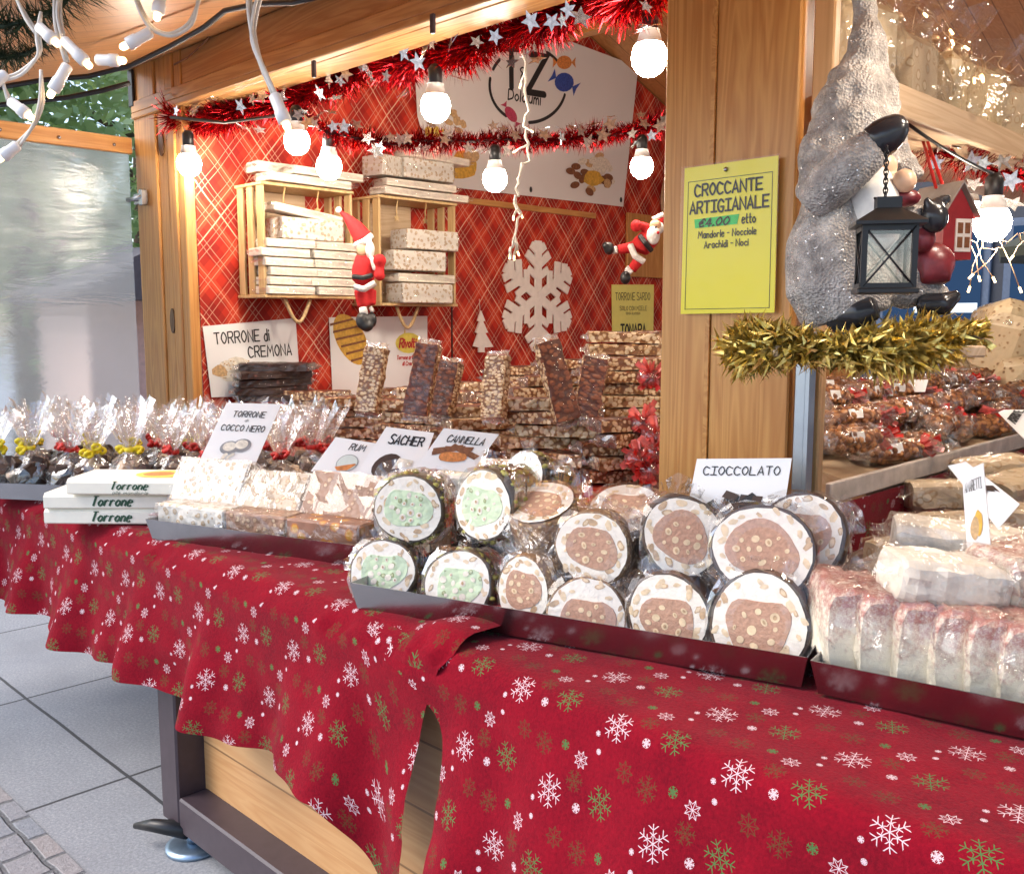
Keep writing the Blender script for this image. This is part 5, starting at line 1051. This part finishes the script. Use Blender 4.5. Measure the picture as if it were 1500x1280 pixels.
# ---- gnome on its shelf
D0=2.0
def GP(x,y,d=0): return PD(x,y,D0+d)
m=MB(); c_=GP(1250,478,.02); hx=.36
c_=GP(1262,480,.03); T=frame(V((c_.x,c_.y+.0,c_.z-.035)),RT,(0,0,1)); t=thing('gnome_shelf','small shelf carrying the gnome on the right side of the pillar','shelf',T); m.box((.0,0,-.012),(.43,.22,.024),0,T,.004); m.build('board',m_ply,t); m=MB(); m.grid(24,10,lambda u,v:T@V((-.21+.42*u,-.105+.21*v,.012+.018*abs(nz(u*9,v*4,2))+.008*math.sin(u*PI)))) ; m.build('snow_pad',m_wfur,t)
g=NT('glitter_grey'); co=g.co(); n1=g.noise(co,22,4,.7).outputs[0]; v1=g.voro(co,260); vr=g.voro(co,190); sp=g.ma('GREATER_THAN',g.n('SeparateColor',{0:v1.outputs['Color']}).outputs[0],.975)
c1=g.ramp(n1,[(.3,(.20,.185,.175)),(.5,(.40,.37,.345)),(.72,(.64,.61,.58))]); nn_=g.bump(g.ma('ADD',g.ma('MULTIPLY',vr.outputs['Distance'],.8),n1),.9,.006); c1=g.mix(sp,c1,(.85,.84,.82))
m_glit=g.end(g.bsdf(c1,g.ma('SUBTRACT',.75,g.ma('MULTIPLY',sp,.5)),g.ma('MULTIPLY',sp,.6),nn_))
m_glove=plain('black_glazed_ceramic',(.022,.024,.03),.22); m_maroon=plain('maroon_glaze',(.17,.022,.03),.3,var=.35,nsc=40); m_gskin=plain('ceramic_skin',(.70,.45,.30),.35); m_beardw=plain('ceramic_white_beard',(.80,.79,.76),.5,var=.08,nsc=50)
gn=thing('gnome_figure','tall grey glittered gnome figure with pointed hat and white beard holding up a lantern','figurine',GP(1250,468))
def gpart(nm,mat,vox,prims,parent=gn,sm_=3):
    m=MB()
    for k,*a in prims:
        if k=='e': x,y,d,r=a; r=r if isinstance(r,tuple) else (r,r,r); m.ell((0,0,0),tuple(v*D0/F for v in r),0,16,12,frame(GP(x,y,d),RT,-FW))
        else: pts,rs=a; m.tube([GP(*p) for p in pts],[v*D0/F for v in rs],14)
    o=m.build(nm,mat,parent)
    if vox: remesh(o,vox,sm_)
    return o
body=gpart('coat',m_glit,.008,[('t',[(1240,468,0),(1228,420,0),(1225,360,0),(1235,300,0),(1250,250,0)],[62,76,74,58,40]),('e',1215,385,0,(60,75,60)),('t',[(1300,330,-.02),(1335,325,-.06),(1355,318,-.08)],[28,24,18]),('t',[(1340,420,0),(1380,440,0)],[28,20]),('e',1325,400,.0,(40,55,40))])
hat=gpart('hat',m_glit,.008,[('t',[(1250,262,.02),(1240,215,.02),(1245,165,.02),(1258,110,.02),(1268,70,.02),(1268,30,.02),(1262,-8,.02),(1256,-30,.02)],[72,62,52,38,26,20,16,12]),('e',1215,200,0,(28,40,26)),('t',[(1180,290,.0),(1188,220,.0),(1215,150,0)],[14,16,14]),('t',[(1285,85,.03),(1292,140,.03),(1310,215,.03),(1335,265,.02)],[14,22,24,16])])
tx=bpy.data.textures.new('hat_wrinkles','CLOUDS'); tx.noise_scale=.07; tx.noise_depth=2
for o_ in(hat,body):
    dm=o_.modifiers.new('wrinkles','DISPLACE'); dm.texture=tx; dm.strength=.04 if o_ is hat else .012; dm.mid_level=.5
gpart('sleeve',m_glit,.007,[('t',[(1190,300,-.05),(1215,272,-.09),(1250,240,-.13),(1284,212,-.15)],[26,34,33,27])]); gpart('hat_brim',m_beardw,.006,[('e',1187,290,-.05,(13,17,10))]); gpart('glove',m_glove,.006,[('t',[(1278,213,-.15),(1296,200,-.16),(1312,188,-.17)],[25,26,22]),('e',1310,190,-.17,(19,21,20))]); gpart('glove',m_glove,.006,[('e',1368,318,-.09,(20,24,18)),('t',[(1368,300,-.09),(1390,290,-.08)],[9,7]),('t',[(1360,300,-.1),(1355,290,-.1)],[6,5])])
gpart('face',m_gskin,.005,[('e',1292,245,-.05,(22,22,18)),('e',1310,270,-.06,(20,14,16))]); gpart('nose',m_gskin,.005,[('e',1325,265,-.11,(17,17,15))]); gpart('beard',m_beardw,.006,[('t',[(1282,258,-.05),(1280,290,-.08),(1290,330,-.09),(1300,360,-.07)],[22,34,32,14]),('t',[(1260,280,-.05),(1262,325,-.06)],[16,14])])
gpart('mouth_scarf',m_maroon,.005,[('e',1325,290,-.09,(24,13,14))]); gpart('sleeve_cuff',m_maroon,.005,[('e',1352,350,-.07,(18,20,14)),('e',1355,345,-.07,14)]); gpart('sack',m_maroon,.006,[('e',1365,385,-.04,(34,30,20)),('t',[(1345,400,-.04),(1390,402,-.04)],[18,14])])
gpart('boot',m_glove,.006,[('t',[(1215,465,-.03),(1260,458,-.07),(1285,450,-.09)],[24,26,16])]); gpart('boot',m_glove,.006,[('t',[(1345,448,-.02),(1385,445,-.05),(1405,430,-.05)],[18,17,7])])
# lantern held by the gnome
lp=GP(1297,378,-.22); LT=frame(lp,(math.cos(.55),math.sin(.55),0),(0,0,1)); lt=thing('lantern','black metal lantern with crossed wires hanging on a chain from the gnome glove','lantern',LT); k=(D0-.22)/F; w0=34*k; h0=42*k
m=MB()
for x in(-1,1):
    for y in(-1,1): m.box((x*w0,y*w0,0),(.010,.010,2*h0),0,LT)
for z in(-1,1):
    for a in(-1,1): m.box((0,a*w0,z*h0),(2*w0+.010,.011,.012),0,LT); m.box((a*w0,0,z*h0),(.0111,2*w0-.012,.0118),0,LT)
m.box((0,0,-h0-.008),(2*w0+.02,2*w0+.02,.010),0,LT,.002); m.build('frame',m_blackmetal,lt)
m=MB(); m.loft([[LT@V((x*a,y*a,z)) for x,y in((-1,-1),(1,-1),(1,1),(-1,1))] for a,z in((w0*1.42,h0+.004),(w0*1.42,h0+.010),(w0*.5,h0+.036),(w0*.5,h0+.056))],0,False); m.build('roof',m_blackmetal,lt)
m=MB()
for a in(-1,1):
    for s_ in(-1,1): m.tube([LT@V((-w0*s_,a*(w0+.004),-h0)),LT@V((w0*s_,a*(w0+.004+.001*s_),h0))],.002,5); m.tube([LT@V((a*(w0+.004),-w0*s_,-h0)),LT@V((a*(w0+.004+.001*s_),w0*s_,h0))],.002,5)
m.build('wire_cross',m_blackmetal,lt)
gl=film('lantern_glass',.06,.02,bs=3,bst=.03,rough=.03,fr=.4)
for a in(-1,1):
    m=MB(); m.box((0,a*(w0-.002),0),(2*w0-.012,.001,2*h0-.012),0,LT); m.build('pane',gl,lt); m=MB(); m.box((a*(w0-.002),0,0),(.001,2*w0-.014,2*h0-.012),0,LT); m.build('pane',gl,lt)
tp=LT@V((0,0,h0+.056)); hk=GP(1297,288,-.21); m=MB(); ax=LT.to_3x3()@V((1,0,0)); m.tube([tp-ax*.024,hk-V((0,0,.005)),tp+ax*.024],.0025,5); m.build('bail',m_blackmetal,lt)
m=MB(); gh=GP(1299,214,-.20)
for i in range(11):
    p=hk.lerp(gh,(i+.3)/11); fr_=frame(p,RT if i%2 else FW,(RT.cross(V((0,0,1))) if i%2 else RT)); m.tube([fr_@V((math.cos(a)*.0035,math.sin(a)*.0065,0)) if False else p+(RT if i%2 else FW)*math.cos(a)*.0042+V((0,0,1))*math.sin(a)*.0072 for a in [2*PI*j/8 for j in range(9)]],.0014,4)
m.build('chain',m_blackmetal,lt)
# house ornament on a red ribbon
h=PD(1375,340,2.75); HT=frame(h,rotz(.25)@RT,(0,0,1)); t=thing('house_ornament','red toy house with grey roof and white windows hanging on a red ribbon','ornament',HT); k=2.75/F
m=MB(); m.loft([[HT@V((x*k,y*.08,z*k)) for x,z in((-24,-42),(24,-42),(24,22),(0,60),(-24,22))] for y in(-1,1)],0,False); m.build('wall',plain('red_card_house',(.30,.02,.03),.5),t)
for s_ in(-1,1): m=MB(); m.loft([[HT@V((x*k,y*.095,z*k)) for x,z in((0,64),(s_*31,16),(s_*31,19),(0,68))] for y in(-1,1)],0,False); m.build('roof',plain('grey_card_roof',(.30,.28,.27),.6) if s_<0 else bpy.data.materials['grey_card_roof'],t)
for x,z in((8,-8),):
    m=MB(); m.box((x*k,-.082,z*k),(26*k,.004,46*k),0,HT); wd=m.build('window',m_white,t); m=MB()
    for a in(-1,1):
        for b in(-1,1): m.box(((x+a*6)*k,-.085,(z+b*10)*k),(8*k,.002,15*k),0,HT)
    m.build('pane',m_brown,wd)
m=MB(); tp=PD(1340,162,2.78); m.tube([HT@V((-8*k,0,62*k)),tp],.005,6); m.tube([HT@V((4*k,0,64*k)),tp+V((.004,.004,0))],.005,6); m.build('ribbon',m_ribbon,t)
m=MB(); m.ell(tp+V((0,0,.02)),(.010,.010,.022)); m.build('clip',plain('dark_green_plastic',(.01,.09,.06),.3),t)
# ---- gift bags on the upper shelf
m_straw=nutty('straw_gold_biscuits',(.74,.58,.34),(.60,.42,.20),(.80,.68,.46),34,.3,.5)
def giftbag(p,s,label,seed,fill):
    random.seed(seed); t=thing('gift_bag',label,'gift bag',TR(p),'cellophane gift bags on the hanging shelf'); m=MB()
    m.box((0,0,s*.47),(s*.85,s*.95,s*.9),0,TR(p,ru(-.4,.4)),.03); vary(m,.012,12,seed); m.build('contents',fill,t)
    m=MB(); rg=[]
    for z,r in((.005,.42),(.3,.62),(.7,.56),(.95,.4),(1.12,.12),(1.2,.1),(1.42,.34),(1.55,.46)): rg.append([p+V((math.cos(a)*r*s*(1+ru(-.2,.2)),math.sin(a)*r*s*1.1*(1+ru(-.2,.2)),z*s+ru(-.02,.02)*(z>.1))) for a in [2*PI*j/16 for j in range(16)]])
    m.loft(rg,0,False,False); m.build('film',m_film2,t); m=MB(); m.lathe([(s*.12,s*1.13),(s*.14,s*1.15),(s*.12,s*1.19)],10,0,True,TR(p),False); m.build('tie',m_gold_wire,t)
for i in range(10):
    y=2.42+.27*i; giftbag(V((-1.20+ru(-.03,.03),y,2.141)),ru(.23,.28),f'clear cellophane gift bag on the hanging shelf, {ORD[i]} from the pillar',400+i,[m_straw,m_bisc,m_straw][i%3])
# fairy light wire along the shelf and below
def fairy(name,label,path,n,seed,mat=m_gold_wire,r=.0016,drop=.06,D=None):
    random.seed(seed); t=thing(name,label,'fairy lights',path[0]); m=MB(); P=[]
    for a,b in zip(path,path[1:]):
        for i in range(6): P.append(a.lerp(b,i/6)+V((ru(-.015,.015),ru(-.015,.015),ru(-.015,.015))))
    m.tube(P,r,4); m.build('wire',mat,t)
    for k in range(n):
        p=random.choice(P); q=p+V((ru(-.05,.05),ru(-.05,.05),-drop*ru(.4,1.3))); m=MB(); m.tube([p,(p+q)/2+V((ru(-.015,.015),0,0)),q],r,4); m.build('branch',mat,t); m=MB(); d=(q-p).normalized(); m.tube([q,q+d*.018],.0035,5); m.build('mini_lamp',m_tip,t)
fairy('fairy_lights','copper fairy light wire draped over the gift bags',[PD(x,y,D) for x,y,D in((1330,-10,2.7),(1350,20,2.75),(1380,40,2.8),(1410,70,2.8),(1440,85,2.8),(1480,100,2.8),(1520,115,2.8))],14,3)
fairy('fairy_lights','tangled fairy lights below the right hand bulb in front of the blue window',[PD(x,y,D) for x,y,D in((1385,405,2.9),(1400,370,2.9),(1430,350,2.9),(1455,365,2.85),(1480,350,2.85),(1510,340,2.85))],6,4,drop=.13)
fairy('fairy_lights','white twisted fairy light strand hanging before the banner down to the snowflake',[PD(x,y,3.4) for x,y in((768,60),(770,150),(772,215),(765,260),(758,300),(752,350),(750,385))],8,6,m_cable,.005,.05)
# ---- foreground fairy lights, fir garland and cables
def bigfairy(label,cables,lamps,D=2.1):
    t=thing('icicle_lights',label,'fairy lights',PD(*cables[0][0],D))
    for c_ in cables:
        for o in(-1,1):
            m=MB(); pts=[PD(x+o*3*math.sin(i*1.3),y+o*2*math.cos(i),D+o*.004) for i,(x,y) in enumerate(c_)]; sm=[]
            for a,b in zip(pts,pts[1:]):
                for k in range(4): sm.append(a.lerp(b,k/4))
            for _ in range(2): sm=[sm[0]]+[(sm[i-1]+sm[i]*2+sm[i+1])/4 for i in range(1,len(sm)-1)]+[sm[-1]]
            m.tube(sm+[pts[-1]],.0042,6); m.build('cable',m_cable,t)
    for (x0,y0),(x1,y1) in lamps:
        a,b=PD(x0,y0,D-.01),PD(x1,y1,D-.01); d=(b-a).normalized(); m=MB(); L=(b-a).length; T=frame(a,d.orthogonal(),d); m.lathe([(.008,0),(.0125,.004),(.0125,L*.55),(.0145,L*.6),(.0145,L*.96),(.008,L)],12,0,True,T); s_=m.build('lamp_socket',m_white,t)
        m=MB(); m.lathe([(.0075,L),(.0085,L+.006),(.0075,L+.014),(.002,L+.018)],10,0,True,T); m.build('lamp_tip',m_tip,s_)
bigfairy('white icicle light hanging from the roof edge in front of the lintel',[[(362,-40),(366,20),(374,70),(390,110),(402,140)],[(392,-40),(375,10),(368,60),(386,105),(402,138)]],[((401,138),(418,180))],2.0)
bigfairy('white icicle lights looped under the roof left of the lintel',[[(190,-30),(205,15),(222,44),(250,54),(280,38),(292,0),(290,-30)],[(232,-40),(234,-8)]],[((222,47),(186,66)),((237,-12),(231,20))],2.15)
bigfairy('cluster of white icicle lights hanging from the fir garland at the top left',[[(90,-30),(85,20),(92,55)],[(60,20),(55,55),(60,80),(30,110),(0,118)],[(80,-20),(82,40),(98,92)],[(60,105),(62,150),(50,185),(27,212)],[(20,-10),(40,30),(55,50)],[(5,125),(14,148)]],[((55,38),(79,60)),((92,58),(126,92)),((100,95),(77,134)),((140,88),(174,89)),((14,148),(40,168)),((27,212),(3,230)),((10,108),(-10,122))],2.2)
gp=[PD(x,y,2.3) for x,y in((-40,30),(0,40),(30,35),(60,25),(90,10),(120,-25))]; tinsel('fir_garland','dark green artificial fir garland at the top left corner',gp,.085,2600,m_needle,0,14,.003)
gp=[PD(x,y,2.35) for x,y in((-30,75),(5,85),(40,80),(70,60))]; tinsel('fir_garland','lower dark green artificial fir garland tuft at the left edge',gp,.06,2600,m_needle,0,15,.003)
cable('power_cable','black cable rising along the lintel from the left edge',[PD(x,y,D) for x,y,D in((-20,132,3.6),(60,118,3.62),(130,112,3.64),(190,97,3.62),(250,68,3.45),(300,40,3.3),(330,16,3.2),(380,6,3.05),(430,4,2.95),(480,-8,2.85))],.010)
cable('power_cable','second black cable sagging above the windbreak bar',[PD(x,y,3.66) for x,y in((-20,156),(40,150),(100,143),(150,133),(190,122))],.010)
cable('power_cable','brown wire hanging behind the black cable on the lintel',[PY(x,y,2.10) for x,y in((330,18),(318,40),(300,62),(275,85),(255,95))],.004,m_brown)
for px,py,D in((440,138,3.45),(634,60,2.98)):
    pass
for y_,lb in((460,'left'),(634,'middle')):
    p=PY(y_,110 if y_==460 else 45,2.06); t=tag(MB().box(p+V((0,0,.02)),(.018,.014,.06),0,None,.003).build('cable_hook',m_frame),f'dark metal hook under the lintel, {lb} one, carrying the bulb cable','hook')
